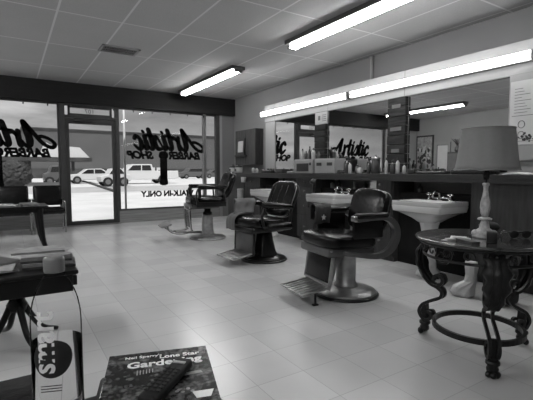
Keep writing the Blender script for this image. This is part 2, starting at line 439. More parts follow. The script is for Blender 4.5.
# ------------------------------------------------------------------ ceiling vent
v = thing('ceiling_vent', 'slotted air vent in the ceiling near the front windows', 'vent', (1.35, 5.93, CEIL))
m = MB(); m.box(-0.23, 0.23, -0.15, 0.15, -0.004, 0); m.build('backing', M_black, v)
m = MB()
for a in ((-0.25, 0.25, -0.17, -0.14), (-0.25, 0.25, 0.14, 0.17), (-0.25, -0.22, -0.17, 0.17), (0.22, 0.25, -0.17, 0.17)): m.box(a[0], a[1], a[2], a[3], -0.014, 0)
m.build('vent_frame', M_rail, v)
m = MB()
for k in range(14): m.box(-0.21 + k * 0.032, -0.20 + k * 0.032, -0.14, 0.14, -0.012, -0.002)
for k in range(2): m.box(-0.22, 0.22, -0.05 + k * 0.1, -0.04 + k * 0.1, -0.013, -0.002)
m.build('slats', M_darken, v)

# ------------------------------------------------------------------ fluorescent fixtures
def ceiling_light(x, y0, y1, label):
    L = y1 - y0
    t = thing('ceiling_light', label, 'light', (x, (y0 + y1) / 2, CEIL), group='strip lights on the ceiling')
    MB().box(-0.12, 0.12, -L / 2, L / 2, -0.055, 0.0).build('housing', M_enamel, t, bevel=0.006)
    for s in (-1, 1):
        MB().tube([(s * 0.030, -L / 2 + 0.03, -0.078), (s * 0.030, L / 2 - 0.03, -0.078)], 0.017, n=12).build('tube', M_tube, t)
        MB().box(-0.07, 0.07, s * L / 2 - 0.014 - s * 0.012, s * L / 2 + 0.014 - s * 0.012, -0.10, -0.02).build('end_socket', M_inkg, t, bevel=0.004)
    return t
ceiling_light(3.15, 5.80, 8.22, 'strip light on the ceiling nearest the front windows')
ceiling_light(3.17, 1.95, 4.38, 'strip light on the ceiling above the middle barber chair, cut by the top edge')
ceiling_light(-1.07, 5.80, 8.22, 'strip light on the ceiling beyond the left edge, seen only in the mirror')
ceiling_light(-1.07, 1.95, 4.38, 'strip light on the ceiling over the waiting side, outside the picture')
ceiling_light(-1.07, -1.9, 0.53, 'strip light on the ceiling behind the viewer')
def wall_light(y0, y1, label):
    L = y1 - y0
    t = thing('wall_light', label, 'light', (XM - 0.012, (y0 + y1) / 2, 2.135), group='double tube lights along the mirror rail')
    MB().box(-0.035, 0.0, -L / 2 + 0.004, L / 2 - 0.004, -0.044, 0.044).build('housing', M_white, t, bevel=0.005)
    for z in (-0.024, 0.024):
        MB().tube([(-0.06, -L / 2 + 0.02, z), (-0.06, L / 2 - 0.02, z)], 0.019, n=12).build('tube', M_tube_w, t)
    for s in (-1, 1):
        MB().box(-0.084, 0.0, s * (L / 2 - 0.012) - 0.009, s * (L / 2 - 0.012) + 0.009, -0.046, 0.046).build('end_socket', M_alu_l, t, bevel=0.003)
    return t
wall_light(4.29, 6.64, 'farther double tube light running along the rail above the mirrors')
wall_light(1.88, 4.25, 'nearer double tube light running along the rail, cut by the right edge')
wall_light(-0.55, 1.84, 'double tube light on the rail beyond the right edge')
cd = MB(); cd.tube([(XR - 0.025, 4.27, CEIL), (XR - 0.025, 4.27, 2.285)], 0.024, n=10); cd.build('conduit', M_wall_l)
tag(bpy.data.objects['conduit'], 'painted vertical conduit from ceiling down to the light rail', 'pipe')

# ================================================================== WINDOW SIGNS
def script_strokes():
    S = []
    S.append([(0.62, 0.42, .07), (0.42, 0.47, .07), (0.14, 0.34, .07), (0.02, 0.14, .075), (0.2, 0.03, .08), (0.48, 0.2, .085), (0.72, 0.6, .09), (0.98, 1.02, .11)])
    S.append([(0.98, 1.02, .11), (0.95, 0.7, .13), (0.92, 0.35, .14), (0.98, 0.12, .12), (1.12, 0.08, .08), (1.24, 0.3, .06)])
    S.append([(1.26, 0.66, .09), (1.3, 0.45, .11), (1.3, 0.1, .11)])
    S.append([(1.3, 0.4, .06), (1.45, 0.62, .09), (1.58, 0.62, .10)])
    S.append([(1.74, 0.98, .11), (1.7, 0.5, .12), (1.7, 0.16, .11), (1.82, 0.08, .07), (1.93, 0.3, .05)])
    S.append([(1.56, 0.68, .06), (1.9, 0.72, .06)])
    S.append([(2.02, 0.66, .11), (1.99, 0.2, .12), (2.1, 0.08, .07), (2.2, 0.3, .05)])
    S.append([(2.03, 0.86, .07), (2.06, 0.9, .07)])
    S.append([(2.2, 0.3, .05), (2.38, 0.7, .07), (2.48, 0.4, .10), (2.42, 0.12, .11), (2.26, 0.1, .08)])
    S.append([(2.68, 0.98, .11), (2.64, 0.5, .12), (2.64, 0.16, .11), (2.76, 0.08, .07), (2.86, 0.3, .05)])
    S.append([(2.5, 0.68, .06), (2.84, 0.72, .06)])
    S.append([(2.94, 0.66, .11), (2.91, 0.2, .12), (3.02, 0.08, .07), (3.1, 0.3, .05)])
    S.append([(2.95, 0.86, .07), (2.98, 0.9, .07)])
    S.append([(3.44, 0.56, .09), (3.34, 0.68, .08), (3.18, 0.5, .10), (3.18, 0.2, .12), (3.32, 0.07, .09), (3.5, 0.24, .06)])
    return S
def script_word(name, x_right, z_base, H, m, parent, wid=1.54):
    """brush lettering facing the street (+Y): reading direction runs to world -X"""
    mb = MB(); kx = wid / 3.5
    for st in script_strokes():
        pts = spline([(a, b, 0) for a, b, r in st], 6)
        rr = []
        for i in range(len(pts)):
            u = i / 6; k = min(int(u), len(st) - 2); f = min(u - k, 1); rr.append(st[k][2] * (1 - f) + st[k + 1][2] * f)
        L = []; Rr = []
        for i, p in enumerate(pts):
            d = pts[min(i + 1, len(pts) - 1)] - pts[max(i - 1, 0)]; d.normalize(); nrm = Vector((-d.y, d.x, 0))
            # broad-nib effect: thicker on uprights
            L.append(p + nrm * rr[i] * 1.08); Rr.append(p - nrm * rr[i] * 1.08)
        def tr(p, y):
            a = p.x + 0.22 * (p.y - 0.4)
            return Vector((-a * kx, y, p.y * H))
        y0, y1 = -0.001, 0.001
        rows = [[mb.bm.verts.new(tr(q, yy)) for q, yy in ((L[i], y0), (Rr[i], y0), (Rr[i], y1), (L[i], y1))] for i in range(len(pts))]
        fs = []
        for A, B in zip(rows, rows[1:]):
            for j in range(4): fs.append(mb.bm.faces.new((A[j], A[(j + 1) % 4], B[(j + 1) % 4], B[j])))
        fs.append(mb.bm.faces.new(rows[0][::-1])); fs.append(mb.bm.faces.new(rows[-1])); mb._fin(fs)
        for i in (0, len(pts) - 1):    # round ends
            c = pts[i]; r = rr[i] * 1.08
            ring = [tr(c + Vector((math.cos(q) * r, math.sin(q) * r, 0)), 0) for q in [k * math.pi / 5 for k in range(10)]]
            A = [mb.bm.verts.new(q + Vector((0, y0 * 1.2, 0))) for q in ring]; B = [mb.bm.verts.new(q + Vector((0, y1 * 1.2, 0))) for q in ring]
            mb._fin([mb.bm.faces.new(A[::-1]), mb.bm.faces.new(B)] + [mb.bm.faces.new((A[j], A[(j + 1) % 10], B[(j + 1) % 10], B[j])) for j in range(10)])
    return mb.build(name, m, parent, loc=(x_right, 0, z_base))
OUT = RZ(180) @ RX(90)      # text plane turned to face the street
def window_sign(xr, label):
    t = thing('window_lettering', label, 'sign', (0, W + 0.009, 0), group='black lettering painted on front windows')
    script_word('script_word', xr, 1.50, 0.45, M_letter, t)
    text_mesh('block_word', 'BARBER', M_letter, 0.215, T((xr - 0.06, 0, 1.335)) @ OUT, t, shear=0.30, bold=0.013, spacing=0.95)
    text_mesh('block_word', 'SHOP', M_letter, 0.215, T((xr - 1.13, 0, 1.335)) @ OUT, t, shear=0.30, bold=0.013, spacing=0.95)
    b = MB(); xc = xr - 0.915
    b.lathe([(0.07, 0.62), (0.10, 0.64), (0.11, 0.69), (0.09, 0.75), (0.04, 0.78)], (0, 0, 0.72), n=16, sy=0.02)
    b.lathe([(0.08, 0.17), (0.08, 0.62)], (0, 0, 0.72), n=16, sy=0.02)
    b.lathe([(0.06, 0.56), (0.075, 0.58), (0.075, 0.61), (0.06, 0.63)], (0, 0, 0.72), n=16, sy=0.02)
    b.lathe([(0.03, 0.0), (0.09, 0.02), (0.095, 0.08), (0.08, 0.14), (0.07, 0.18)], (0, 0, 0.76), n=16, sy=0.02)
    b.build('barber_pole_graphic', M_letter, t, loc=(xc, 0, 0))
    return t
sg = window_sign(3.76, 'black shop lettering with barber pole painted on the window beside the door, right')
sg2 = window_sign(0.74, 'black shop lettering painted on the window above the waiting chairs')
text_mesh('walk_in_line', 'WALK-IN ONLY', M_letter, 0.165, T((3.52, 0, 0.525)) @ OUT, sg, bold=0.008, spacing=0.98)
nb = text_mesh('transom_number', '107', M_inkg, 0.12, T((1.47, W + 0.009, 2.19)) @ OUT, None, spacing=1.0, bold=0.001)
tag(nb, 'street number 107 on the glass above the door', 'number')
# string of small lights along window tops
sl = thing('string_lights', 'string of tiny bulbs clipped along the tops of the front windows', 'lights', (0, W - 0.05, 0))
pts = []
for k in range(31):
    x = -1.4 + k * 0.18; pts.append((x, 0, 2.33 - 0.012 * (k % 2)))
MB().tube(pts, 0.004, n=5).build('cord', M_black, sl)
for k in range(14):
    x = -1.3 + k * 0.39
    m = MB(); m.lathe([(0.006, 0.0), (0.012, -0.015), (0.013, -0.03), (0.008, -0.05)], (x, 0, 2.325), n=8); m.build('bulb', M_lit, sl)

# ================================================================== OUTSIDE
struct(MB().box(-60, 90, W + 0.12, 14.0, -0.3, -0.10).build('ground_sidewalk', M_conc))
struct(MB().box(-60, 90, 14.0, 24.0, -0.3, -0.12).build('ground_parking', M_conc))
struct(MB().box(-60, 90, 24.0, 33, -0.3, -0.125).build('ground_street', M_asph))
struct(MB().box(-60, 90, 33, 130, -0.3, -0.12).build('ground_far_lot', M_conc))
k_ = MB().prism([(4.9, 23.6), (5.15, 23.9), (7.4, 52), (7.1, 52)], -0.12, -0.02, 'xy'); struct(k_.build('ground_kerb', M_bldgd))
struct(MB().box(-20, 3.6, 37.2, 37.5, -0.12, 0.15).build('ground_kerb_far', M_bldg))
wh = thing('warehouse', 'long low grey building across the street filling the skyline', 'building', (26, 78, -0.12))
MB().box(-24, 60, -3, 10, 0, 7.9).build('wall', M_bldg, wh)
MB().box(-24.2, 60.2, -3.2, 10.2, 7.9, 8.15).build('roof_edge', M_bldgd, wh)
MB().box(-24, 60, -3.15, -3.0, 0, 1.6).build('base_band', M_bldgd, wh)
cn = thing('canopy', 'pale flat parking canopy on posts across the lot, left of door', 'canopy', (3.0, 46, -0.12))
MB().prism([(-4.4, 2.5), (3.9, 2.5), (3.0, 3.5), (0.4, 3.7), (0.1, 3.9), (-0.3, 2.9), (-4.4, 2.9)], -2, 2).build('roof', M_carw, cn)
MB().box(-9, 4.1, -2.1, 2.1, 2.15, 2.52).build('fascia', M_bldgd, cn)
for x in (-5.2, -1.35, 2.4):
    MB().box(x - 0.14, x + 0.14, -1.6, -1.4, 0, 2.2).build('post', M_bldgd, cn)
MB().box(-9, -1.4, 1.5, 1.7, 0, 2.2).build('screen_wall', M_bldg, cn)
bs = MB()
t_ = bmesh.new(); bmesh.ops.create_icosphere(t_, subdivisions=4, radius=1)
for v_ in t_.verts: v_.co *= 1 + random.uniform(-0.10, 0.10)
bs._merge(t_, T((0.3, 35, 0.85)) @ Matrix.Diagonal((1.15, 1.0, 1.0, 1)), False)
tag(bs.build('shrub', M_leaf), 'round dark shrub growing at the far left beyond the window', 'shrub')
def car(name, label, x, y, L, H, prof, paint, wheels, glass, flip=1, wr=0.36, wid=1.8, group=None, cat='car'):
    t = thing(name, label, cat, (x, y, -0.12), 0 if flip == 1 else math.pi, group=group)
    MB().prism([(a, b) for a, b in prof], -wid / 2, wid / 2).build('body', paint, t, bevel=0.06)
    for g in glass:
        m = MB(); m.prism(g, -wid / 2 - 0.012, wid / 2 + 0.012); m.build('side_window', M_carg, t)
    for a in wheels:
        for s in (-1, 1):
            wm = MB(); c = T((a, s * (wid / 2 - 0.06), wr)) @ RX(90)
            tt = bmesh.new(); bmesh.ops.create_cone(tt, cap_ends=True, segments=20, radius1=wr, radius2=wr, depth=0.24)
            wm._merge(tt, c, False); o = wm.build('wheel', M_tyre, t)
            hm = MB(); tt = bmesh.new(); bmesh.ops.create_cone(tt, cap_ends=True, segments=14, radius1=wr * .55, radius2=wr * .55, depth=0.26)
            hm._merge(tt, c, False); hm.build('hub_cap', M_alu_l, o)
    return t
pick = [(-3.0, .5), (-2.95, 0.95), (-2.6, 1.1), (-1.95, 1.2), (-1.35, 1.8), (0.45, 1.84), (0.65, 1.22), (3.0, 1.22), (3.05, .55), (2.6, .42), (-2.6, .40)]
car('pickup_truck', 'white crew cab pickup truck parked side-on beyond the right window', 10.75, 38.5, 6, 1.8, pick, M_carw, (-2.3, 1.45), [[(-1.7, 1.24), (-1.25, 1.70), (-0.55, 1.72), (-0.55, 1.24)], [(-0.45, 1.24), (-0.45, 1.72), (0.32, 1.72), (0.42, 1.24)]], wr=.42, wid=1.95, cat='truck')
sedan = [(-2.2, .35), (-2.25, .75), (-1.9, .85), (-1.1, .92), (-0.5, 1.38), (0.8, 1.42), (1.5, .98), (2.2, .9), (2.25, .4)]
sg_ = [[(-0.95, .95), (-0.45, 1.32), (0.1, 1.34), (0.1, .95)], [(0.18, .95), (0.18, 1.34), (0.75, 1.34), (1.3, .98)]]
car('car', 'white sedan with dark windows seen through the glass door', 6.6, 41.6, 4, 1.4, sedan, M_carw, (-1.35, 1.35), sg_, group='cars on the far lot')
car('car', 'white compact car half behind the frame right of the door', 6.95, 33.5, 3.6, 1.4, [(a * .5, b) for a, b in sedan], M_carw, (-.6, .55), [[(a * .5, b) for a, b in g] for g in sg_], group='cars on the far lot')
suvp = [(-2.2, .35), (-2.25, .95), (-1.3, 1.1), (-0.8, 1.62), (1.7, 1.68), (2.1, 1.1), (2.2, .4)]
car('car', 'dark hatchback parked far off, right of the white pickup', 24.3, 60, 4, 1.6, suvp, M_card, (-1.35, 1.35), [[(-1.0, 1.1), (-0.65, 1.52), (1.5, 1.56), (1.8, 1.1)]], group='cars on the far lot')
car('car', 'grey boxy car parked beyond the left window behind the chairs', 3.25, 38.6, 4, 1.6, [(a * .38, b) for a, b in suvp], M_card, (-.45, .45), [[(a * .38, b) for a, b in [(-1.0, 1.1), (-0.65, 1.52), (1.5, 1.56), (1.8, 1.1)]]], group='cars on the far lot')
car('car', 'low pale car in the distance just right of the mullion', 29.0, 62, 4, 1.4, sedan, M_card, (-1.35, 1.35), sg_, group='cars on the far lot')
for nx, lab in ((12.55, 'small white sign panel standing behind the pickup, nearer its bed'), (13.35, 'small white sign panel standing farther right behind the pickup')):
    s_ = thing('sign_board', lab, 'sign', (nx, 42, -0.12)); MB().box(-0.3, 0.3, -0.03, 0.03, 0.55, 1.55).build('panel', M_carw, s_)
    MB().box(-0.03, 0.03, 0.03, 0.06, 0, 1.5).build('post', M_alu_l, s_); MB().box(-0.14, 0.14, -0.04, -0.03, 0.9, 1.3).build('print', M_inkg, s_)
pl = thing('canopy_post', 'thin white post standing outside just right of the door', 'post', (2.19, 9.35, -0.10))
MB().lathe([(0.024, 0.02), (0.024, 3.3)], n=12).build('pole', M_carw, pl)
MB().lathe([(0.055, 0), (0.055, 0.02)], n=12).build('base_plate', M_alu_l, pl)

# ================================================================== CABINETS AND COUNTER
XF = 3.75
def knob(m, x, y, z): m.tube([(x, y, z), (x - 0.018, y, z)], 0.006, n=8); m.sphere((x - 0.024, y, z), 0.014, 10, 6)
def drawer_unit(y0, y1, label, heights):
    t = thing('drawer_cabinet', label, 'cabinet', (XF, (y0 + y1) / 2, 0), group='wooden drawer cabinets under the counter')
    hw = (y1 - y0) / 2
    MB().box(0.012, 0.38, -hw, hw, 0.06, 0.985).box(0.05, 0.38, -hw, hw, 0, 0.06).build('body', M_cab, t)
    z = 0.98
    for h in heights:
        d = MB().box(-0.008, 0.012, -hw + 0.012, hw - 0.012, z - h + 0.008, z - 0.006).build('drawer', M_cab, t, bevel=0.003)
        km = MB(); knob(km, -0.008, 0, z - h / 2); km.build('knob', M_inkg, d); z -= h
    return t
drawer_unit(4.60, 5.03, 'drawer cabinet left of the middle basin, below the white console', (0.14, 0.15, 0.28, 0.34))
drawer_unit(3.18, 3.52, 'drawer cabinet behind the nearest barber chair', (0.14, 0.15, 0.28, 0.34))
drawer_unit(6.10, 6.68, 'farthest drawer cabinet with a white cup at its edge', (0.20, 0.30, 0.42))
drawer_unit(1.55, 2.24, 'wide plain cabinet on the right behind the round table', (0.90,))
def bay(y0, y1, label):
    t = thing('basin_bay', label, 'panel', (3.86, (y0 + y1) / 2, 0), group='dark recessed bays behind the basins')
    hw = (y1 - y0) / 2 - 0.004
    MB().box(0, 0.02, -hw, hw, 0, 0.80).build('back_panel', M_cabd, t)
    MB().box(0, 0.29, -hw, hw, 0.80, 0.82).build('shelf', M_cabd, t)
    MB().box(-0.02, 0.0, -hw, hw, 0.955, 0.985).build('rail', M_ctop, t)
bay(2.24, 3.18, 'dark recess with shelf behind the nearest basin')
bay(3.52, 4.60, 'dark recess with shelf behind the middle basin')
bay(5.03, 6.10, 'dark recess with shelf behind the farthest basin')
ct = MB(); ct.box(3.70, XM - 0.013, 1.4, 6.9, 0.99, 1.035); ct.box(3.70, XR - 0.005, 6.9, 7.45, 0.99, 1.035)
ct = ct.build('counter', M_ctop, bevel=0.004); tag(ct, 'long dark worktop running under all the mirrors', 'counter')
MB().box(3.70, 3.725, 1.4, 7.45, 0.955, 0.99).build('front_edge', M_ctop, ct)
ec = thing('end_cabinet', 'dark cabinet below the far end of the counter', 'cabinet', (XF + 0.02, 7.05, 0))
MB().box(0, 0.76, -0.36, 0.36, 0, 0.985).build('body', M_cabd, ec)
MB().box(-0.012, 0, -0.34, 0.34, 0.05, 0.95).build('door', M_cab, ec, bevel=0.003)
wp = MB(); wp.lathe([(0.06, 0), (0.055, 0.02), (0.055, 0.72), (0.06, 0.74)], (3.62, 6.62, 0), n=20); tag(wp.build('floor_canister', M_botl), 'tall pale cylinder standing against the far cabinets behind first chair', 'cylinder')

# dark wall cabinet on the far right wall
wc = thing('wall_cabinet', 'dark cabinet hanging on the right wall near the front corner', 'cabinet', (XR, 7.75, 1.2))
MB().box(-0.20, 0, -0.45, 0.42, 0, 0.76).build('body', M_cab, wc, bevel=0.005)
MB().box(-0.205, -0.2, -0.02, 0.01, 0.02, 0.74).build('door_gap', M_black, wc)
fr = thing('framed_picture', 'small framed picture leaning on the dark wall cabinet ledge', 'picture', (4.30, 7.86, 1.42))
# ledge under the picture
MB().box(-0.02, 0.045, -0.22, 0.22, -0.03, -0.0).build('ledge', M_cab, fr)
F_ = T((0, 0, 0.0)) @ RY(3)
MB().box(0, 0.02, -0.17, 0.17, 0.0, 0.36, F_).build('frame', M_black, fr)
MB().box(-0.003, 0.0, -0.11, 0.11, 0.06, 0.30, F_).build('picture', M_poster, fr)

# ================================================================== BASINS
def basin(y, label, full=True):
    t = thing('pedestal_basin', label, 'basin', (3.32, y, 0), group='white pedestal basins in front of the stations')
    b = MB()
    # slab bowl: outer shell by rounded-rect loops
    def loop(x0, x1, hy, r, z):
        pts = []
        for cx_, cy_, a0 in ((x1 - r, hy - r, 0), (x0 + r, hy - r, 90), (x0 + r, -hy + r, 180), (x1 - r, -hy + r, 270)):
            for k in range(5):
                q = R_(a0 + k * 22.5); pts.append(Vector((cx_ + r * math.cos(q), cy_ + r * math.sin(q), z)))
        return [b.bm.verts.new(p) for p in pts]
    levels = [loop(0.15, 0.35, 0.09, 0.05, 0.555), loop(0.11, 0.39, 0.15, 0.06, 0.60), loop(0.04, 0.44, 0.25, 0.05, 0.655), loop(0.005, 0.455, 0.283, 0.04, 0.668),
              loop(-0.005, 0.465, 0.293, 0.04, 0.72), loop(0.0, 0.46, 0.288, 0.04, 0.728), loop(-0.005, 0.465, 0.293, 0.04, 0.735), loop(0.0, 0.46, 0.288, 0.035, 0.77),
              loop(0.03, 0.34, 0.24, 0.06, 0.77), loop(0.05, 0.32, 0.21, 0.08, 0.70), loop(0.1, 0.27, 0.12, 0.06, 0.64)]
    fs = []
    for A, B in zip(levels, levels[1:]):
        n = len(A)
        for j in range(n): fs.append(b.bm.faces.new((A[j], A[(j + 1) % n], B[(j + 1) % n], B[j])))
    fs.append(b.bm.faces.new(levels[0][::-1])); fs.append(b.bm.faces.new(levels[-1])); b._fin(fs, True)
    o = b.build('bowl', M_porc, t)
    o.modifiers.new('b', 'EDGE_SPLIT').split_angle = R_(50)
    MB().lathe([(0.12, 0), (0.13, 0.015), (0.125, 0.05), (0.085, 0.09), (0.075, 0.2), (0.075, 0.42), (0.095, 0.52), (0.12, 0.60)], (0.25, 0, 0), n=8, sx=0.9).build('pedestal', M_porc, t, bevel=0.008)
    f = MB()
    f.lathe([(0.028, 0), (0.024, 0.012), (0.015, 0.03), (0.013, 0.07), (0.018, 0.075), (0.005, 0.085)], (0.40, 0, 0.77), n=10)
    f.tube(spline([(0.40, 0, 0.83), (0.36, 0, 0.86), (0.31, 0, 0.85), (0.28, 0, 0.81)], 4), 0.011)
    f.tube([(0.40, -0.13, 0.795), (0.40, 0.13, 0.795)], 0.01)
    f.build('faucet', M_chrome, t)
    for s in (-1, 1):
        h = MB(); h.lathe([(0.024, 0), (0.02, 0.012), (0.012, 0.03), (0.01, 0.05)], (0.40, s * 0.12, 0.77), n=10)
        for k in range(4):
            q = k * math.pi / 2 + 0.4; h.tube([(0.40, s * 0.12, 0.825), (0.40 + 0.03 * math.cos(q), s * 0.12 + 0.03 * math.sin(q), 0.828)], 0.007, n=6)
        h.sphere((0.40, s * 0.12, 0.83), 0.012, 8, 6); h.build('tap_handle', M_chrome, t)
    return t
bz = basin(2.55, 'white pedestal basin behind the round table, nearest of the three')
dup(bz, (3.32, 3.99, 0), label='white pedestal basin behind the nearest barber chair, middle of the three')
dup(bz, (3.36, 5.54, 0), label='white pedestal basin behind the cape-draped chair, farthest of the three')

# ================================================================== BARBER CHAIRS
def arc(cx_, cz, r, a0, a1, n, y=0): return [(cx_ + r * math.cos(R_(a0 + (a1 - a0) * k / n)), y, cz + r * math.sin(R_(a0 + (a1 - a0) * k / n))) for k in range(n + 1)]
def strap(m, pts, w, t, M=None):
    """flat bar of width w (across y) and thickness t following pts in the xz plane"""
    P = [Vector(p) for p in pts]; up = []
    rows = []
    for i, p in enumerate(P):
        d = P[min(i + 1, len(P) - 1)] - P[max(i - 1, 0)]; d.normalize(); nrm = Vector((-d.z, 0, d.x))
        tt = t[i] if isinstance(t, list) else t
        ww = w[i] if isinstance(w, list) else w
        q = [p + nrm * tt / 2 + Vector((0, -ww / 2, 0)), p + nrm * tt / 2 + Vector((0, ww / 2, 0)), p - nrm * tt / 2 + Vector((0, ww / 2, 0)), p - nrm * tt / 2 + Vector((0, -ww / 2, 0))]
        rows.append([m.bm.verts.new(M @ c if M is not None else c) for c in q])
    fs = []
    for A, B in zip(rows, rows[1:]):
        for j in range(4): fs.append(m.bm.faces.new((A[j], A[(j + 1) % 4], B[(j + 1) % 4], B[j])))
    fs.append(m.bm.faces.new(rows[0][::-1])); fs.append(m.bm.faces.new(rows[-1])); m._fin(fs)
    return m
def barber_chair(x, y, rot, label, style):
    t = thing('barber_chair', label, 'barber chair', (x, y, 0), rot, group='barber chairs in a row')
    seat_z = {'A': 0.66, 'B': 0.53, 'C': 0.55}[style]     # seat top
    arm_z = {'A': 0.83, 'B': 0.68, 'C': 0.72}[style]
    base_m = {'A': M_foil, 'B': M_darken, 'C': M_steel}[style]
    br = 0.28 if style != 'A' else 0.285
    # base
    MB().lathe([(br, 0), (br + 0.003, 0.012), (br - 0.006, 0.024)], n=48).build('base_ring', M_black if style != 'A' else M_steel, t)
    MB().lathe([(br - 0.012, 0.024), (br - 0.02, 0.036), (0.19, 0.052), (0.13, 0.062), (0.11, 0.07)], n=48).build('base', base_m, t)
    if style == 'A':
        MB().lathe([(0.125, 0.06), (0.115, 0.10), (0.105, 0.36), (0.10, 0.38)], n=4).build('column', M_steel, t, bevel=0.02).rotation_euler.z = R_(45)
        MB().lathe([(0.075, 0.38), (0.075, 0.42), (0.05, 0.43), (0.05, 0.50)], n=20).build('piston', M_darken, t)
    elif style == 'B':
        MB().lathe([(0.17, 0.06), (0.15, 0.10), (0.115, 0.25), (0.095, 0.38), (0.08, 0.42)], n=8).build('column', M_darken, t, bevel=0.01)
    else:
        MB().lathe([(0.105, 0.065), (0.10, 0.09), (0.085, 0.11), (0.085, 0.36), (0.095, 0.38), (0.095, 0.42)], n=28).build('column', M_enamel if False else M_steel, t)
    # seat frame and cushion
    MB().rbox(0.46, 0.46, 0.07, 0.02, T((0.10, 0, seat_z - 0.135))).build('seat_frame', M_enamel if style != 'B' else M_darken, t)
    th_ = 0.15 if style == 'A' else 0.115; s_ = MB(); sx_ = 0.54 if style == 'A' else 0.49; s_.cushion(sx_ + 0.03, 0.53, th_ + 0.02, T((0.335 - sx_ / 2 - (0.03 if style == 'A' else 0), 0, seat_z - 0.06)) @ RY(-3))
    s_.build('seat', M_blackv, t)
    MB().tube(spline([(0.305, -0.24, seat_z - 0.115), (0.31, 0, seat_z - 0.115), (0.305, 0.24, seat_z - 0.115)], 4), 0.009, n=8).build('seat_trim', M_chrome if style != 'B' else M_alu_l, t)
    # backrest
    rec = {'A': 22, 'B': 24, 'C': 14}[style]
    bh = {'A': 0.42, 'B': 0.44, 'C': 0.36}[style]
    BM = T((-0.15 if style != 'A' else -0.20, 0, seat_z + 0.01)) @ RY(-rec)
    b_ = MB(); b_.cushion(0.10, 0.46, bh + 0.02, BM @ T((-0.03, 0, bh / 2)), flat='x', ep=0.5); bo = b_.build('backrest', M_blackv, t)
    sh = MB(); sh.cushion(0.05, 0.46, bh + 0.01, BM @ T((-0.075, 0, bh / 2)), flat='x', ep=0.5); sh.build('back_shell', M_darken, t)
    if style == 'B':
        for s in (-0.12, 0.0, 0.12):
            MB().tube([BM @ Vector((0.019, s, 0.06)), BM @ Vector((0.019, s, bh - 0.06))], 0.004, n=6).build('tuft_seam', M_darken, bo)
    if style == 'B':
        tr = MB(); tr.tube([BM @ Vector((-0.03, s * 0.225, z)) for s, z in ((-1, 0.08), (-1.01, bh * 0.6), (-0.97, bh - 0.07), (-0.80, bh - 0.01), (-0.5, bh + 0.008), (0.5, bh + 0.008), (0.80, bh - 0.01), (0.97, bh - 0.07), (1.01, bh * 0.6), (1, 0.08))], 0.008, n=8); tr.build('back_trim', M_alu_l, bo)
    # arms
    for s in (-1, 1):
        yy = s * 0.285
        if style == 'C':
            path = [(0.11, yy, arm_z - 0.04)] + [(-0.10, yy, arm_z - 0.03)] + [(-0.22, yy, arm_z - 0.05), (-0.29, yy, arm_z - 0.12), (-0.29, yy, arm_z - 0.22), (-0.22, yy, arm_z - 0.31), (-0.08, yy, arm_z - 0.345), (0.22, yy, arm_z - 0.30)]
            a = MB(); pts = spline(path, 5); n = len(pts)
            strap(a, pts, 0.045, [0.035 + 0.03 * math.sin(math.pi * min(1, max(0, (i / n - 0.2) / 0.7))) for i in range(n)])
            ao = a.build('arm_frame', M_enamel, t, bevel=0.006)
            p = MB(); p.rbox(0.31, 0.075, 0.045, 0.02, T((-0.04, yy, arm_z - 0.01))); p.build('arm_pad', M_blackv, ao)
            MB().rbox(0.035, 0.06, 0.05, 0.01, T((0.13, yy, arm_z - 0.03))).build('arm_cap', M_chrome, ao)
            q = MB(); q.rbox(0.30, 0.03, 0.16, 0.014, T((-0.02, yy - s * 0.02, arm_z - 0.12))); q.build('side_panel', M_blackv, ao)
        elif style == 'A':
            a = MB()
            a.tube(spline([(0.22, yy, seat_z - 0.10), (0.25, yy, seat_z + 0.02), (0.23, yy, arm_z - 0.05), (0.17, yy, arm_z - 0.03), (-0.18, yy, arm_z - 0.02)], 5), 0.015)
            a.tube([(-0.18, yy, arm_z - 0.02), (-0.2, yy, seat_z - 0.08)], 0.015)
            strap(a, [(-0.215, yy, seat_z - 0.10), (0.25, yy, seat_z - 0.10)], 0.03, 0.07)
            ao = a.build('arm_frame', M_darken, t)
            p = MB(); p.rbox(0.46, 0.08, 0.055, 0.025, T((0.0, yy, arm_z))); p.build('arm_pad', M_blackv, ao)
            p = MB(); p.rbox(0.05, 0.03, 0.15, 0.012, T((0.20, yy, arm_z - 0.10))); p.build('arm_post', M_darken, ao)
        else:
            a = MB()
            a.tube(spline([(0.20, yy, seat_z - 0.10), (0.23, yy, seat_z + 0.02), (0.19, yy, arm_z - 0.03)], 5), 0.016)
            a.tube([(-0.2, yy, arm_z - 0.01), (-0.17, yy, seat_z - 0.10)], 0.016).tube([(-0.18, yy, seat_z - 0.10), (0.21, yy, seat_z - 0.10)], 0.016)
            ao = a.build('arm_frame', M_darken, t)
            p = MB(); p.rbox(0.44, 0.08, 0.07, 0.03, T((0.0, yy, arm_z - 0.01)) @ RY(-6)); p.build('arm_pad', M_blackv, ao)
            q = MB(); q.rbox(0.36, 0.09, 0.10, 0.04, T((-0.02, yy, seat_z - 0.10))); q.build('side_panel', M_blackv, ao)
    # leg rest
    z0 = seat_z - 0.13
    if style == 'A':
        a = MB(); a.tube(spline([(0.20, -0.17, z0), (0.29, -0.17, z0 + 0.0), (0.33, -0.17, z0 - 0.06), (0.31, -0.17, 0.20), (0.28, -0.17, 0.14)], 5), 0.014)
        a.tube(spline([(0.20, 0.17, z0), (0.29, 0.17, z0 + 0.0), (0.33, 0.17, z0 - 0.06), (0.31, 0.17, 0.20), (0.28, 0.17, 0.14)], 5), 0.014)
        a.tube([(0.33, -0.17, z0 - 0.05), (0.33, 0.17, z0 - 0.05)], 0.014)
        lo = a.build('leg_rest_frame', M_chrome, t)
        MB().rbox(0.03, 0.29, 0.27, 0.012, T((0.31, 0, z0 - 0.20)) @ RY(4)).build('leg_rest_pad', M_blackv, lo)
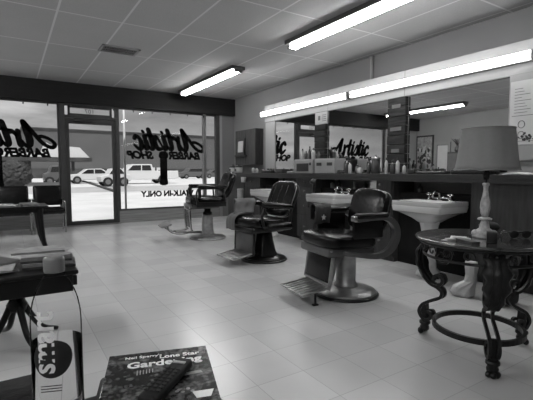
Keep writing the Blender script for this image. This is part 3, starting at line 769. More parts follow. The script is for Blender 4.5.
        f = MB(); f.tube(spline([(0.28, -0.15, 0.15), (0.42, -0.16, 0.12), (0.56, -0.15, 0.13), (0.64, -0.13, 0.18), (0.65, -0.12, 0.23)], 5), 0.013)
        f.tube(spline([(0.28, 0.15, 0.15), (0.42, 0.16, 0.12), (0.56, 0.15, 0.13), (0.64, 0.13, 0.18), (0.65, 0.12, 0.23)], 5), 0.013)
        f.tube([(0.42, -0.16, 0.12), (0.42, 0.16, 0.12)], 0.012).tube([(0.54, -0.15, 0.13), (0.54, 0.15, 0.13)], 0.012)
        f.tube([(0.1, 0.0, 0.10), (0.42, 0, 0.12)], 0.02)
        fo = f.build('footrest', M_foil, t)
        MB().rbox(0.16, 0.34, 0.022, 0.008, T((0.675, 0, 0.245)) @ RY(15)).build('foot_plate', M_foil, fo)
        MB().rbox(0.16, 0.26, 0.012, 0.004, T((0.42, 0, 0.135))).build('foot_grid', M_steel, fo)
    else:
        top = Vector((0.27, 0, z0 + 0.0)) if style == 'B' else Vector((0.25, 0, z0 + 0.01))
        bot = Vector((0.28, 0, 0.11)) if style == 'B' else Vector((0.29, 0, 0.15))
        d = bot - top; ang = math.degrees(math.atan2(d.x, -d.z)); L = d.length
        LM = T((top + bot) / 2) @ RY(-ang)
        MB().rbox(0.035, 0.36, L - 0.02, 0.015, LM).build('leg_rest_pad', M_blackv if style == 'C' else M_enamel, t)
        a = MB()
        for s in (-1, 1): a.rbox(0.028, 0.022, L + 0.02, 0.006, LM @ T((0.004, s * 0.192, 0)))
        a.rbox(0.028, 0.40, 0.02, 0.006, LM @ T((0.004, 0, -L / 2)))
        a.build('leg_rest_frame', M_foil if style == 'C' else M_darken, t)
        fp = MB(); fp.rbox(0.26, 0.38, 0.016, 0.006, T((0.42, 0, 0.108)) @ RY(8))
        for k in range(7): fp.rbox(0.24, 0.008, 0.008, 0.002, T((0.42, -0.15 + k * 0.05, 0.118)) @ RY(8))
        fo = fp.build('footrest', M_foil, t)
        if style == 'C':
            for s in (-1, 1):
                st = MB(); strap(st, [(0.10, s * 0.10, z0 - 0.02), (0.20, s * 0.12, 0.30), (0.30, s * 0.17, 0.11)], 0.022, 0.045); st.build('strut', M_foil, t)
            sp = MB(); sp.tube([(0.42, 0.18, 0.11), (0.42, 0.18, 0.012)], 0.009); sp.rbox(0.05, 0.03, 0.014, 0.004, T((0.42, 0.18, 0.008))); sp.build('prop_leg', M_black, fo)
        else:
            MB().rbox(0.08, 0.10, 0.05, 0.01, T((0.20, 0, 0.085))).build('release_pedal', M_steel, t)
            sp = MB(); sp.tube([(0.1, 0.03, 0.10), (0.40, 0.03, 0.10)], 0.015); sp.build('strut', M_darken, t)
    # pump lever
    if style != 'A':
        lv = MB(); lv.tube([(-0.05, -0.10, 0.22 if style == 'B' else 0.40), (-0.22, -0.24, 0.38 if style == 'B' else 0.36), (-0.26, -0.27, 0.43 if style == 'B' else 0.33)], 0.009, n=8); lv.build('lever', M_steel, t)
    return t
barber_chair(2.65, 5.94, R_(172), 'black vinyl barber chair with upturned footrest, farthest back by the window', 'A')
barber_chair(2.58, 4.13, R_(184), 'black reclined barber chair with grey cape over its arm, middle of the row', 'B')
barber_chair(2.46, 2.58, R_(172), 'black barber chair with polished round base, nearest of the row', 'C')
def drape(name, path, width, m, label, cat, wav=0.012, thick=0.008, ydir=(0, 1, 0), seed=1, taper=None):
    rnd = random.Random(seed); pts = spline(path, 6); yd = Vector(ydir).normalized(); n = 14
    mb = MB(); rows = []
    for i, p in enumerate(pts):
        wd = width if taper is None else width * (1 + taper * i / len(pts)); r = []
        for j in range(n + 1):
            u = j / n - 0.5; k = i / len(pts)
            off = wav * math.sin(u * 17 + k * 3) * (0.3 + k)
            r.append(mb.bm.verts.new(p + yd * (u * wd) + Vector((0, 0, 0.004 * math.sin(u * 9))) + Vector((yd.y, -yd.x, 0)) * off))
        rows.append(r)
    mb._fin([mb.bm.faces.new((rows[i][j], rows[i][j + 1], rows[i + 1][j + 1], rows[i + 1][j])) for i in range(len(rows) - 1) for j in range(n)], True)
    o = mb.build(name, m); s_ = o.modifiers.new('s', 'SOLIDIFY'); s_.thickness = thick; s_.offset = 0
    return tag(o, label, cat)
# cape over the far arm of the middle chair
drape('cape', [(2.50, 4.49, 0.50), (2.49, 4.47, 0.66), (2.47, 4.42, 0.725), (2.45, 4.34, 0.70), (2.42, 4.32, 0.62), (2.39, 4.28, 0.56)], 0.28, M_cloth, 'grey barber cape draped over the far arm of the middle chair', 'cape', wav=0.006, ydir=(1, 0, 0), seed=3)
drape('cape', [(2.36, 4.27, 0.565), (2.27, 4.27, 0.56), (2.205, 4.27, 0.50), (2.20, 4.27, 0.38)], 0.20, M_cloth, 'grey cape end hanging over the front of the middle chair seat', 'cape', wav=0.004, ydir=(0, 1, 0), seed=4)
cp = drape('cloth', [(2.44, 2.94, 0.62), (2.43, 2.925, 0.74), (2.42, 2.88, 0.762), (2.41, 2.83, 0.74), (2.38, 2.80, 0.66), (2.36, 2.79, 0.60)], 0.20, M_clothb, 'black cloth with pale star hanging on far arm of nearest chair', 'cloth', wav=0.004, ydir=(1, 0.1, 0), seed=5)
stm = MB(); stp = []
for k in range(10):
    r = 0.028 if k % 2 == 0 else 0.012; q = R_(90 + 36 * k); stp.append((r * math.cos(q), r * math.sin(q)))
stm.prism(stp, -0.002, 0.002); so = stm.build('star', M_towel, cp, loc=(2.37, 2.777, 0.655))

# ================================================================== WAITING CHAIRS
def waiting_chair(x, label):
    t = thing('waiting_chair', label, 'chair', (x, 8.02, 0), group='black waiting chairs under the left window')
    MB().rbox(0.45, 0.46, 0.10, 0.035, T((0, -0.06, 0.39))).build('seat', M_blackv, t, sub=1)
    MB().rbox(0.455, 0.07, 0.36, 0.03, T((0, 0.19, 0.635)) @ RX(-6)).build('backrest', M_blackv, t, sub=1)
    for s in (-1, 1):
        m = MB(); m.tube(spline([(s * 0.235, -0.24, 0.01), (s * 0.235, -0.24, 0.40), (s * 0.235, -0.22, 0.53), (s * 0.235, -0.15, 0.56), (s * 0.235, 0.12, 0.56), (s * 0.235, 0.17, 0.50), (s * 0.235, 0.18, 0.01)], 4), 0.012)
        o = m.build('leg', M_chrome, t)
        MB().rbox(0.04, 0.26, 0.025, 0.01, T((s * 0.235, -0.02, 0.575))).build('arm_pad', M_black, o)
    m = MB(); m.tube([(-0.235, -0.2, 0.33), (0.235, -0.2, 0.33)], 0.011).tube([(-0.235, 0.17, 0.33), (0.235, 0.17, 0.33)], 0.011); m.build('cross_bar', M_chrome, t)
    return t
c0 = waiting_chair(0.565, 'black vinyl waiting chair closest to the door')
dup(c0, (0.045, 8.02, 0), label='black vinyl waiting chair at the left edge, second from the door')
dup(c0, (-0.475, 8.02, 0), label='black vinyl waiting chair beyond the left edge, third from the door')

# ================================================================== LEFT TABLES
ft = thing('coffee_table', 'black coffee table in front of the waiting chairs', 'table', (-0.15, 6.75, 0))
MB().box(-0.60, 0.60, -0.33, 0.33, 0.555, 0.58).build('tabletop', M_tblk, ft, bevel=0.006)
MB().box(-0.52, 0.52, -0.27, 0.27, 0.49, 0.555).build('apron', M_tblk, ft)
for sx, sy in ((-1, -1), (1, -1), (-1, 1), (1, 1)):
    m = MB(); pts = spline([(sx * 0.49, sy * 0.25, 0.555), (sx * 0.49, sy * 0.25, 0.40), (sx * 0.515, sy * 0.27, 0.15), (sx * 0.545, sy * 0.29, 0.0)], 4)
    m.tube(pts, [0.052 - 0.024 * i / (len(pts) - 1) for i in range(len(pts))], n=4); m.build('leg', M_tblk, ft)
def magazine(x, y, z, rz, L, Wd, th, m, label, grp=None, tilt=0):
    mb = MB(); mb.box(-Wd / 2, Wd / 2, -L / 2, L / 2, 0, 0.0015).box(-Wd / 2, Wd / 2, -L / 2, L / 2, th - 0.0015, th); mb.box(-Wd / 2, -Wd / 2 + 0.003, -L / 2, L / 2, 0, th)
    t = thing('magazine', label, 'magazine', (x, y, z), R_(rz), group=grp); t.rotation_euler.x = R_(tilt)
    mb.build('cover', m, t); MB().box(-Wd / 2 + 0.003, Wd / 2 - 0.003, -L / 2 + 0.003, L / 2 - 0.003, 0.0015, th - 0.0015).build('pages', M_paper if th < 0.02 else M_paperg, t)
    return t
G2 = 'magazines on the coffee table'
magazine(0.22, 6.68, 0.581, 12, 0.28, 0.21, 0.02, M_paperg, 'thick grey magazine at right of the coffee table', G2)
magazine(0.22, 6.70, 0.601, 3, 0.28, 0.21, 0.012, M_paperd, 'dark magazine on top of the grey one at right of coffee table', G2)
magazine(-0.06, 6.66, 0.581, 80, 0.28, 0.21, 0.012, M_poster, 'pale magazine lying on the coffee table at left edge', G2)
magazine(-0.14, 6.80, 0.594, 60, 0.28, 0.21, 0.010, M_paper, 'white magazine on top at the left edge of the coffee table', G2)

nt2 = thing('magazine_table', 'black pedestal table piled with magazines in the left foreground', 'table', (-0.12, 2.93, 0))
ZT = 0.47
tb = MB(); tb.box(-0.46, 0.455, -0.27, 0.25, ZT - 0.025, ZT); tb.build('tabletop', M_tblk, nt2, bevel=0.008)
MB().box(-0.43, 0.425, -0.25, 0.23, ZT - 0.13, ZT - 0.025).build('apron', M_tblk, nt2, bevel=0.004)
MB().box(0.425, 0.45, -0.23, 0.21, ZT - 0.10, ZT - 0.04).build('drop_leaf_edge', M_tblk, nt2, bevel=0.004)
MB().lathe([(0.05, 0.20), (0.06, 0.24), (0.035, 0.28), (0.045, 0.34)], (0.13, 0.0, 0), n=16).build('pedestal', M_tblk, nt2)
for k in range(4):
    q = R_(20 + 90 * k); c_, s_ = math.cos(q), math.sin(q)
    m = MB(); pts = spline([(0.13 + 0.02 * c_, 0.02 * s_, 0.27), (0.13 + 0.07 * c_, 0.07 * s_, 0.17), (0.13 + 0.14 * c_, 0.14 * s_, 0.06), (0.13 + 0.24 * c_, 0.24 * s_, 0.014)], 5)
    m.tube(pts, [0.024 - 0.010 * i / (len(pts) - 1) for i in range(len(pts))], n=8); m.build('leg', M_tblk, nt2)
G3 = 'magazines on the left foreground table'
z = ZT + 0.001
for k, (dx, dy, rz, L, Wd, th, m, lab) in enumerate((
        (0.23, 2.90, 84, 0.29, 0.22, 0.016, M_paperd, 'bottom magazine of the stack beside the bottle'),
        (0.22, 2.91, 88, 0.28, 0.215, 0.018, M_paperg, 'second magazine up in the stack beside the bottle'),
        (0.22, 2.92, 82, 0.28, 0.21, 0.013, M_paperd, 'third magazine up in the stack beside the bottle'),
        (0.21, 2.93, 86, 0.27, 0.20, 0.022, M_paperg, 'thick grey magazine topping the stack beside the bottle'))):
    magazine(dx - 0.03, dy, z, rz, L, Wd, th, m, lab, G3); z += th + 0.0005
magazine(0.15, 3.05, z, 84, 0.30, 0.21, 0.012, M_paperg, 'pale magazine with dark spine lying back on top of the stack', G3)
magazine(-0.10, 2.92, ZT + 0.001, 12, 0.28, 0.21, 0.012, M_paperd, 'dark magazine lying flat at the left edge', G3)
magazine(-0.09, 2.90, ZT + 0.0135, -6, 0.28, 0.20, 0.010, M_paperg, 'grey magazine on the dark one at the left edge', G3)
magazine(-0.10, 3.06, ZT + 0.024, 30, 0.27, 0.20, 0.008, M_paperd, 'dark magazine topping the pile at left edge', G3)
bn = thing('bench', 'low dark bench corner at the bottom left behind the bottle', 'bench', (-0.32, 1.20, 0))
MB().rbox(0.76, 0.56, 0.09, 0.02, T((0, 0, 0.375))).build('seat', M_blackv, bn)
for sx, sy in ((-1, -1), (1, -1), (-1, 1), (1, 1)): MB().box(sx * 0.33 - 0.02, sx * 0.33 + 0.02, sy * 0.22 - 0.02, sy * 0.22 + 0.02, 0, 0.34).build('leg', M_tblk, bn)

# ================================================================== ROUND TABLE
RT = Vector((2.33, 1.32, 0))
rt = thing('round_table', 'round iron scrollwork table with dark glossy top holding the lamp', 'table', RT)
MB().lathe([(0.348, 0.662), (0.360, 0.668), (0.362, 0.676), (0.354, 0.682)], n=64).build('tabletop', M_gtop, rt)
m = MB(); m.tube([(0.33 * math.cos(q), 0.33 * math.sin(q), 0.655) for q in [k * math.pi / 24 for k in range(48)]], 0.012, closed=True, n=6)
m.tube([(0.31 * math.cos(q), 0.31 * math.sin(q), 0.575) for q in [k * math.pi / 24 for k in range(48)]], 0.008, closed=True, n=6)
m.build('apron_rings', M_blackm, rt)
for k in range(18):     # scroll frieze between the rings
    m = MB(); q0 = k * math.pi / 9; pts = []
    for j in range(13):
        a = j * 0.55; r = 0.034 * (1 - j / 15); qq = q0 + (r * math.cos(a)) / 0.32; pts.append((0.32 * math.cos(qq), 0.32 * math.sin(qq), 0.615 + r * math.sin(a)))
    m.tube(pts, 0.005, n=5); m.build('frieze_scroll', M_blackm, rt)
m = MB(); N_ = 48
prof = [(0.232, 0.128), (0.252, 0.128), (0.252, 0.158), (0.232, 0.158)]
rings = [[m.bm.verts.new((r * math.cos(2 * math.pi * k / N_), r * math.sin(2 * math.pi * k / N_), z)) for r, z in prof] for k in range(N_)]
m._fin([m.bm.faces.new((rings[k][j], rings[k][(j + 1) % 4], rings[(k + 1) % N_][(j + 1) % 4], rings[(k + 1) % N_][j])) for k in range(N_) for j in range(4)])
m.build('lower_ring', M_blackm, rt)
def scroll_leg(ang):
    Mz = RZ(ang); m = MB()
    up_ = spline([(0.20, 0, 0.47), (0.225, 0, 0.43), (0.27, 0, 0.42), (0.30, 0, 0.46), (0.27, 0, 0.52), (0.21, 0, 0.55), (0.19, 0, 0.60), (0.24, 0, 0.648), (0.33, 0, 0.62), (0.375, 0, 0.54), (0.365, 0, 0.44), (0.31, 0, 0.36), (0.25, 0, 0.335), (0.21, 0, 0.37), (0.225, 0, 0.41), (0.262, 0, 0.40), (0.262, 0, 0.372)][6:], 6)
    lo_ = spline([(0.262, 0, 0.34), (0.215, 0, 0.31), (0.22, 0, 0.27), (0.27, 0, 0.24), (0.335, 0, 0.20), (0.36, 0, 0.145), (0.325, 0, 0.10), (0.28, 0, 0.12), (0.285, 0, 0.155), (0.31, 0, 0.155)], 6)
    for yy in (-0.022, 0.022):
        strap(m, [p + Vector((0, yy, 0)) for p in up_], 0.016, 0.018, Mz)
        strap(m, [p + Vector((0, yy, 0)) for p in lo_], 0.016, 0.018, Mz)
    inner = spline([(0.19, 0, 0.60), (0.17, 0, 0.54), (0.20, 0, 0.49), (0.25, 0, 0.49), (0.265, 0, 0.53), (0.235, 0, 0.55), (0.215, 0, 0.53)], 5)
    strap(m, inner, 0.014, 0.014, Mz)
    strap(m, spline([(0.33, 0, 0.20), (0.325, 0, 0.12), (0.33, 0, 0.07)], 4), 0.05, 0.022, Mz)
    o = m.build('leg', M_blackm, rt)
    # acanthus leaf on the shoulder
    lf = MB(); rows = []
    pth = spline([(0.345, 0, 0.625), (0.388, 0, 0.55), (0.382, 0, 0.46), (0.335, 0, 0.37), (0.29, 0, 0.335)], 5)
    for i, p in enumerate(pth):
        u = i / (len(pth) - 1); wd = (0.055 + 0.03 * math.sin(u * math.pi)) * (1 - 0.55 * u) * (1 + 0.16 * math.cos(u * 26)); r = []
        for j in range(9):
            v_ = j / 4 - 1; r.append(lf.bm.verts.new(Mz @ (p + Vector((-0.025 * v_ * v_ + 0.007 * math.cos(v_ * 9), v_ * wd, 0)))))
        rows.append(r)
    lf._fin([lf.bm.faces.new((rows[i][j], rows[i][j + 1], rows[i + 1][j + 1], rows[i + 1][j])) for i in range(len(rows) - 1) for j in range(8)], True)
    l = lf.build('leaf', M_blackm, o); l.modifiers.new('s', 'SOLIDIFY').thickness = 0.006
    ft_ = MB(); ft_.lathe([(0.018, 0.09), (0.034, 0.085), (0.036, 0.07), (0.024, 0.06), (0.03, 0.045), (0.028, 0.03), (0.02, 0.02)], tuple(Mz @ Vector((0.33, 0, 0))), n=12)
    for k in (-1, 0, 1):
        c = Mz @ Vector((0.345 + 0.012 * (k == 0), k * 0.02, 0.018)); ft_.sphere(c, 0.018, 8, 6, (1.3, 0.9, 1.0))
    ft_.build('claw_foot', M_blackm, o)
for a in (98, 223, -18): scroll_leg(a)

# table lamp
ZL = 0.683
lp = thing('table_lamp', 'table lamp with pale flared shade and turned weathered base', 'lamp', (2.33, 1.30, ZL))
bs_ = MB()
bs_.lathe([(0.075, 0.0), (0.078, 0.012), (0.066, 0.02), (0.07, 0.032), (0.05, 0.045), (0.034, 0.055), (0.03, 0.075), (0.024, 0.095), (0.02, 0.10), (0.046, 0.105), (0.046, 0.113), (0.022, 0.12)], n=32, flute=8, fl=0.05)
bs_.lathe([(0.018, 0.118), (0.026, 0.14), (0.032, 0.175), (0.030, 0.205), (0.020, 0.245), (0.014, 0.28), (0.016, 0.30), (0.022, 0.305), (0.022, 0.315), (0.012, 0.32)], n=40, flute=10, fl=0.07)
lb0 = bs_.build('base', M_lampb, lp); lb0.scale = (0.82, 0.82, 1)
for k in range(4):
    q = R_(45 + 90 * k); sc_ = MB(); sc_.sphere((0.050 * math.cos(q), 0.050 * math.sin(q), 0.026), 0.020, 10, 8, (1, 1, 0.95)); sc_.build('scroll_foot', M_lampb, lp)
st_ = MB(); st_.tube([(0, 0, 0.315), (0, 0, 0.61)], 0.006).lathe([(0.016, 0.34), (0.018, 0.36), (0.018, 0.40), (0.01, 0.41)], n=14); st_.build('stem', M_darken, lp)
hp = MB(); hp.tube(spline([(0.01, 0, 0.37), (0.06, 0, 0.42), (0.065, 0, 0.52), (0.0, 0, 0.615), (-0.065, 0, 0.52), (-0.06, 0, 0.42), (-0.01, 0, 0.37)], 5), 0.003, n=6); hp.build('harp', M_darken, lp)
sw = MB(); sw.tube([(0, 0, 0.375), (0.0, -0.045, 0.375)], 0.004); sw.sphere((0, -0.05, 0.375), 0.008, 8, 6); sw.build('switch', M_darken, lp)
sd = MB(); rows = []; ns = 96
for i in range(11):
    u = i / 10; rr = 0.139 + (0.166 - 0.139) * (u ** 1.0) + 0.006 * max(0, (u - 0.85) / 0.15) ; zz = 0.628 - u * 0.230
    row = []
    for j in range(ns):
        q = 2 * math.pi * j / ns; lobe = 1 - 0.05 * abs(math.sin(4 * q)) ** 6 * 0.5
        row.append(sd.bm.verts.new((rr * lobe * math.cos(q), rr * lobe * math.sin(q), zz - (0.006 * abs(math.sin(4 * q)) if i == 10 else 0))))
    rows.append(row)
sd._fin([sd.bm.faces.new((rows[i][j], rows[i][(j + 1) % ns], rows[i + 1][(j + 1) % ns], rows[i + 1][j])) for i in range(10) for j in range(ns)], True)
so = sd.build('lamp_shade', M_shade, lp); so.modifiers.new('s', 'SOLIDIFY').thickness = 0.003
for i, r in ((0, 0.139), (10, 0.173)):
    tm = MB(); tm.tube([(r * (1 - 0.025 * abs(math.sin(4 * q)) ** 6) * math.cos(q), r * (1 - 0.025 * abs(math.sin(4 * q)) ** 6) * math.sin(q), 0.628 - 0.0230 * i - (0.006 * abs(math.sin(4 * q)) if i == 10 else 0)) for q in [k * math.pi / 32 for k in range(64)]], 0.0035, closed=True, n=6)
    tm.build('shade_trim', M_shade, so)
sp_ = MB()
for k in range(3):
    q = k * 2.094; sp_.tube([(0, 0, 0.615), (0.136 * math.cos(q), 0.136 * math.sin(q), 0.62)], 0.002, n=5)
sp_.lathe([(0.008, 0.615), (0.01, 0.625), (0.004, 0.64)], n=10); sp_.build('spider', M_darken, lp)
# things on the round table
bx = thing('box', 'small black box on the round table in front of the lamp', 'box', (2.20, 1.185, ZL), R_(32))
MB().rbox(0.062, 0.05, 0.06, 0.004, T((0, 0, 0.03))).build('body', M_black, bx)
MB().box(-0.022, 0.022, -0.0265, -0.025, 0.012, 0.05).build('label', M_inkg, bx)
for x, y, rz, a, b, th, m_, lab in ((2.17, 1.36, 30, 0.13, 0.085, 0.004, M_paper, 'white paper slip on the round table left of the lamp'),
                                 (2.10, 1.27, 70, 0.15, 0.05, 0.012, M_paperd, 'dark folded leaflet on the round table by the lamp foot'),
                                 (2.05, 1.36, 10, 0.05, 0.035, 0.003, M_paperg, 'tiny grey card near the left rim of the round table'),
                                 (2.12, 1.33, -25, 0.14, 0.03, 0.010, M_paper, 'narrow white card lying before the lamp on round table')):
    c = MB().box(-a / 2, a / 2, -b / 2, b / 2, 0, th).build('card', m_, None, loc=(x, y, ZL + (0.0)), rotz=R_(rz), bevel=0.001); tag(c, lab, 'card', 'papers on the round table')
gl = thing('sunglasses', 'dark folded sunglasses lying on the round table right of the lamp', 'glasses', (2.47, 1.17, ZL), R_(-35))
for s in (-1, 1):
    m = MB(); m.sphere((s * 0.035, 0, 0.024), 0.028, 14, 8, (1.05, 0.25, 0.8)); m.build('lens', M_black, gl)
    m = MB(); m.tube(spline([(s * 0.065, 0, 0.035), (s * 0.068, 0.06, 0.03), (s * 0.04, 0.13, 0.008)], 5), 0.004); m.build('temple', M_black, gl)
MB().tube([(-0.065, 0, 0.036), (0, 0, 0.036), (0.065, 0, 0.036)], 0.005).build('bridge', M_black, gl)
ky = thing('cap', 'crumpled black cap lying on the round table at the right', 'cap', (2.56, 1.40, ZL))
m = MB(); m.sphere((0, 0, 0.004), 0.06, 16, 10, (1.2, 1.0, 0.55)); t_ = m.build('crown', M_clothb, ky); t_.location.z = 0.03
m = MB(); m.rbox(0.09, 0.08, 0.006, 0.002, T((-0.07, -0.03, 0.008)) @ RX(4)); m.build('brim', M_clothb, ky)

# crumpled bag and black bag behind the round table
bag = MB(); rnd = random.Random(5)
prof = [(0.0, 0.075, 0.05), (0.03, 0.10, 0.07), (0.08, 0.085, 0.06), (0.13, 0.05, 0.05), (0.19, 0.045, 0.04), (0.25, 0.05, 0.045), (0.30, 0.045, 0.035)]
rows = []
for z, a, b in prof:
    off = -0.05 if z < 0.1 else 0.0
    rows.append([bag.bm.verts.new((off + a * math.cos(q) * (1 + rnd.uniform(-.13, .13)), b * math.sin(q) * (1 + rnd.uniform(-.13, .13)), z + rnd.uniform(0, .006))) for q in [k * math.pi / 8 for k in range(16)]])
bag._fin([bag.bm.faces.new((rows[i][j], rows[i][(j + 1) % 16], rows[i + 1][(j + 1) % 16], rows[i + 1][j])) for i in range(len(rows) - 1) for j in range(16)] + [bag.bm.faces.new(rows[0][::-1]), bag.bm.faces.new(rows[-1])])
bo_ = bag.build('plastic_bag', M_towel, None, loc=(3.28, 1.93, 0.002), rotz=R_(-55)); tag(bo_, 'crumpled white bag standing on the floor behind the round table', 'bag')
bk = thing('duffel_bag', 'black bag slumped on the floor beside the crumpled white bag', 'bag', (3.32, 1.70, 0), R_(-10))
MB().rbox(0.20, 0.24, 0.30, 0.06, T((0, 0, 0.15))).build('body', M_clothb, bk, sub=1)
MB().tube(spline([(0, -0.07, 0.29), (0, -0.05, 0.36), (0, 0.05, 0.36), (0, 0.07, 0.29)], 4), 0.01).build('handle', M_clothb, bk)

# ================================================================== STATION CLUTTER
ZC = 1.036
def bottle(x, y, h, r, m, label, z=ZC, cap=M_black, grp='bottles and sprays on the counter'):
    t = thing('bottle', label, 'bottle', (x, y, z), group=grp)
    MB().lathe([(r * .92, 0), (r, 0.006), (r, h * .62), (r * .75, h * .74), (r * .35, h * .8), (r * .35, h * .84)], n=16).build('body', m, t)
    MB().lathe([(r * .42, h * .84), (r * .42, h * .97), (r * .3, h)], n=12).build('cap', cap, t)
    return t
# canisters at far end
for y, lab in ((7.36, 'white disinfectant jar with dark lid, leftmost at the counter end'), (7.12, 'white disinfectant jar with dark lid, second from the counter end')):
    t = thing('canister', lab, 'jar', (3.86, y, ZC), group='white jars at the far counter end')
    MB().lathe([(0.07, 0), (0.075, 0.01), (0.075, 0.10), (0.07, 0.105)], n=20).build('body', M_botl, t)
    MB().lathe([(0.08, 0.105), (0.08, 0.125), (0.05, 0.14)], n=20).build('lid', M_black, t)
    MB().lathe([(0.012, 0.14), (0.016, 0.155), (0.006, 0.17)], n=10).build('knob', M_black, t)
    MB().box(-0.078, -0.074, -0.03, 0.03, 0.03, 0.08).build('label', M_ink, t)
# white console with opening (towel warmer) and second
cw = thing('towel_warmer', 'white box-shaped towel warmer with dark window on the counter', 'appliance', (3.92, 4.99, ZC))
MB().box(-0.10, 0.14, -0.24, 0.24, 0, 0.20).build('body', M_rail, cw, bevel=0.01)
MB().box(-0.104, -0.10, -0.15, 0.15, 0.03, 0.15).build('door', M_black, cw, bevel=0.002)
MB().box(-0.106, -0.10, -0.21, -0.17, 0.12, 0.16).build('dial', M_black, cw)
cw2 = thing('radio', 'pale boxy radio on the counter, right of the towel warmer', 'appliance', (3.92, 4.48, ZC))
MB().box(-0.10, 0.12, -0.22, 0.22, 0, 0.20).build('body', M_rail, cw2, bevel=0.01)
MB().box(-0.104, -0.10, 0.06, 0.17, 0.11, 0.155).build('display', M_black, cw2)
MB().box(-0.104, -0.10, -0.17, -0.06, 0.11, 0.155).build('speaker_grille', M_ink, cw2)
t = thing('shelf_board', 'white board lying under the warmer and radio bottles', 'shelf', (3.93, 4.74, ZC + 0.2005))
MB().box(-0.10, 0.10, -0.47, 0.47, 0, 0.014).build('board', M_rail, t)
zt = ZC + 0.215
bl = [('tall pale spray bottle on the white board, leftmost', 5.13, .17, .026, M_botl), ('short black bottle on the white board near the plank pillar', 5.04, .13, .026, M_bot),
      ('dark tall bottle on the white board before the plank pillar', 4.95, .20, .024, M_bot), ('pale shampoo bottle on the white board, third pale one', 4.86, .17, .030, M_botl),
      ('dark squat bottle at the right of the white board', 4.74, .11, .03, M_bot)]
for lab, y, h, r, m_ in bl: bottle(3.93, y, h, r, m_, lab, zt)
bl = [('dark tall bottle right of the radio on the counter', 3.93, 4.14, .22, .035, M_bot), ('pale lotion bottle on the counter before the middle mirror', 3.90, 4.04, .17, .025, M_botl),
      ('short dark jar on the counter before the middle mirror', 3.95, 3.95, .12, .035, M_bot), ('white squat tub on the counter before the middle mirror', 3.90, 3.86, .10, .035, M_botl),
      ('slim dark spray on the counter, left of glass jar', 3.95, 3.75, .16, .022, M_bot),
      ('white aerosol can beside the taller plank pillar', 3.93, 3.44, .20, .022, M_botl), ('dark pump bottle before the taller plank pillar', 3.95, 3.36, .17, .028, M_bot),
      ('pale tall bottle at right of the taller plank pillar', 3.90, 3.24, .19, .024, M_botl), ('small clear bottle right of the plank pillar', 3.88, 3.13, .12, .022, M_botl),
      ('tiny dark bottle on counter near the framed flowers reflection', 3.92, 3.03, .08, .02, M_bot),
      ('small pale bottle at the far station', 3.90, 6.62, .12, .028, M_botl), ('short pale bottle at the far station beside the panel', 3.92, 6.52, .10, .028, M_botl),
      ('short dark bottle at the far station before the narrow mirror', 3.92, 6.30, .09, .03, M_bot)]
for lab, x, y, h, r, m_ in bl: bottle(x, y, h, r, m_, lab)
t = thing('comb_jar', 'tall dark jar with metal lid holding combs, before middle mirror', 'jar', (3.92, 3.60, ZC))
MB().lathe([(0.05, 0), (0.055, 0.01), (0.052, 0.17), (0.05, 0.175)], n=20).build('body', M_bot, t)
MB().lathe([(0.056, 0.175), (0.056, 0.205), (0.02, 0.212), (0.012, 0.235)], n=20).build('lid', M_foil, t)
# trays / clippers along the counter
for y, a, b, h, m_, lab, nm in ((6.02, .30, .18, .05, M_black, 'black clipper tray on the far counter before the narrow mirror', 'clipper_tray'), (5.66, .22, .16, .07, M_bot, 'dark toolbox on the counter before the narrow mirror', 'toolbox'),
                            (5.36, .16, .12, .03, M_botl, 'pale folded towel on the counter left of the towel warmer', 'folded_towel'), (4.19, .10, .10, .05, M_bot, 'small dark tissue box against the radio', 'tissue_box'),
                            (2.75, .34, .16, .035, M_bot, 'dark clipper tray on the counter behind the lamp', 'clipper_tray'), (3.02, .10, .1, .06, M_black, 'small black caddy on the counter behind the lamp', 'caddy'),
                            (2.30, .42, .16, .05, M_black, 'black tool mat on counter under the lampshade', 'tool_mat')):
    t = thing(nm, lab, nm.replace('_', ' '), (3.90, y, ZC)); MB().rbox(b, a, h, min(0.012, h / 3), T((0, 0, h / 2))).build('body', m_, t)
    if 'clipper' in nm:
        for k in range(3):
            o = MB().rbox(0.035, 0.045, 0.03, 0.008, T((0, -0.1 + k * 0.09, h + 0.012))).build('clipper', M_black, t)
tw = drape('towel', [(3.71, 1.78, 1.043), (3.78, 1.78, 1.052), (3.88, 1.78, 1.050), (3.95, 1.78, 1.043)], 0.30, M_towel, 'white towel lying on the counter at far right', 'towel', wav=0.002, seed=8)
tp = MB(); tp.lathe([(0.045, 0), (0.05, 0.10), (0.045, 0.10), (0.03, 0.02)], (3.69, 6.60, 0.86), n=14); 
cup = tp.build('cup', M_botl); tag(cup, 'pale cup hooked on the front of the farthest drawer cabinet', 'cup')
cup.location = (-0.01, 0, 0)
t = thing('paper_note', 'pale square note pinned on the drawer cabinet behind the nearest chair', 'note', (XF - 0.011, 3.47, 0.90)); MB().box(-0.002, 0.001, -0.05, 0.05, -0.05, 0.08).build('sheet', M_poster, t)
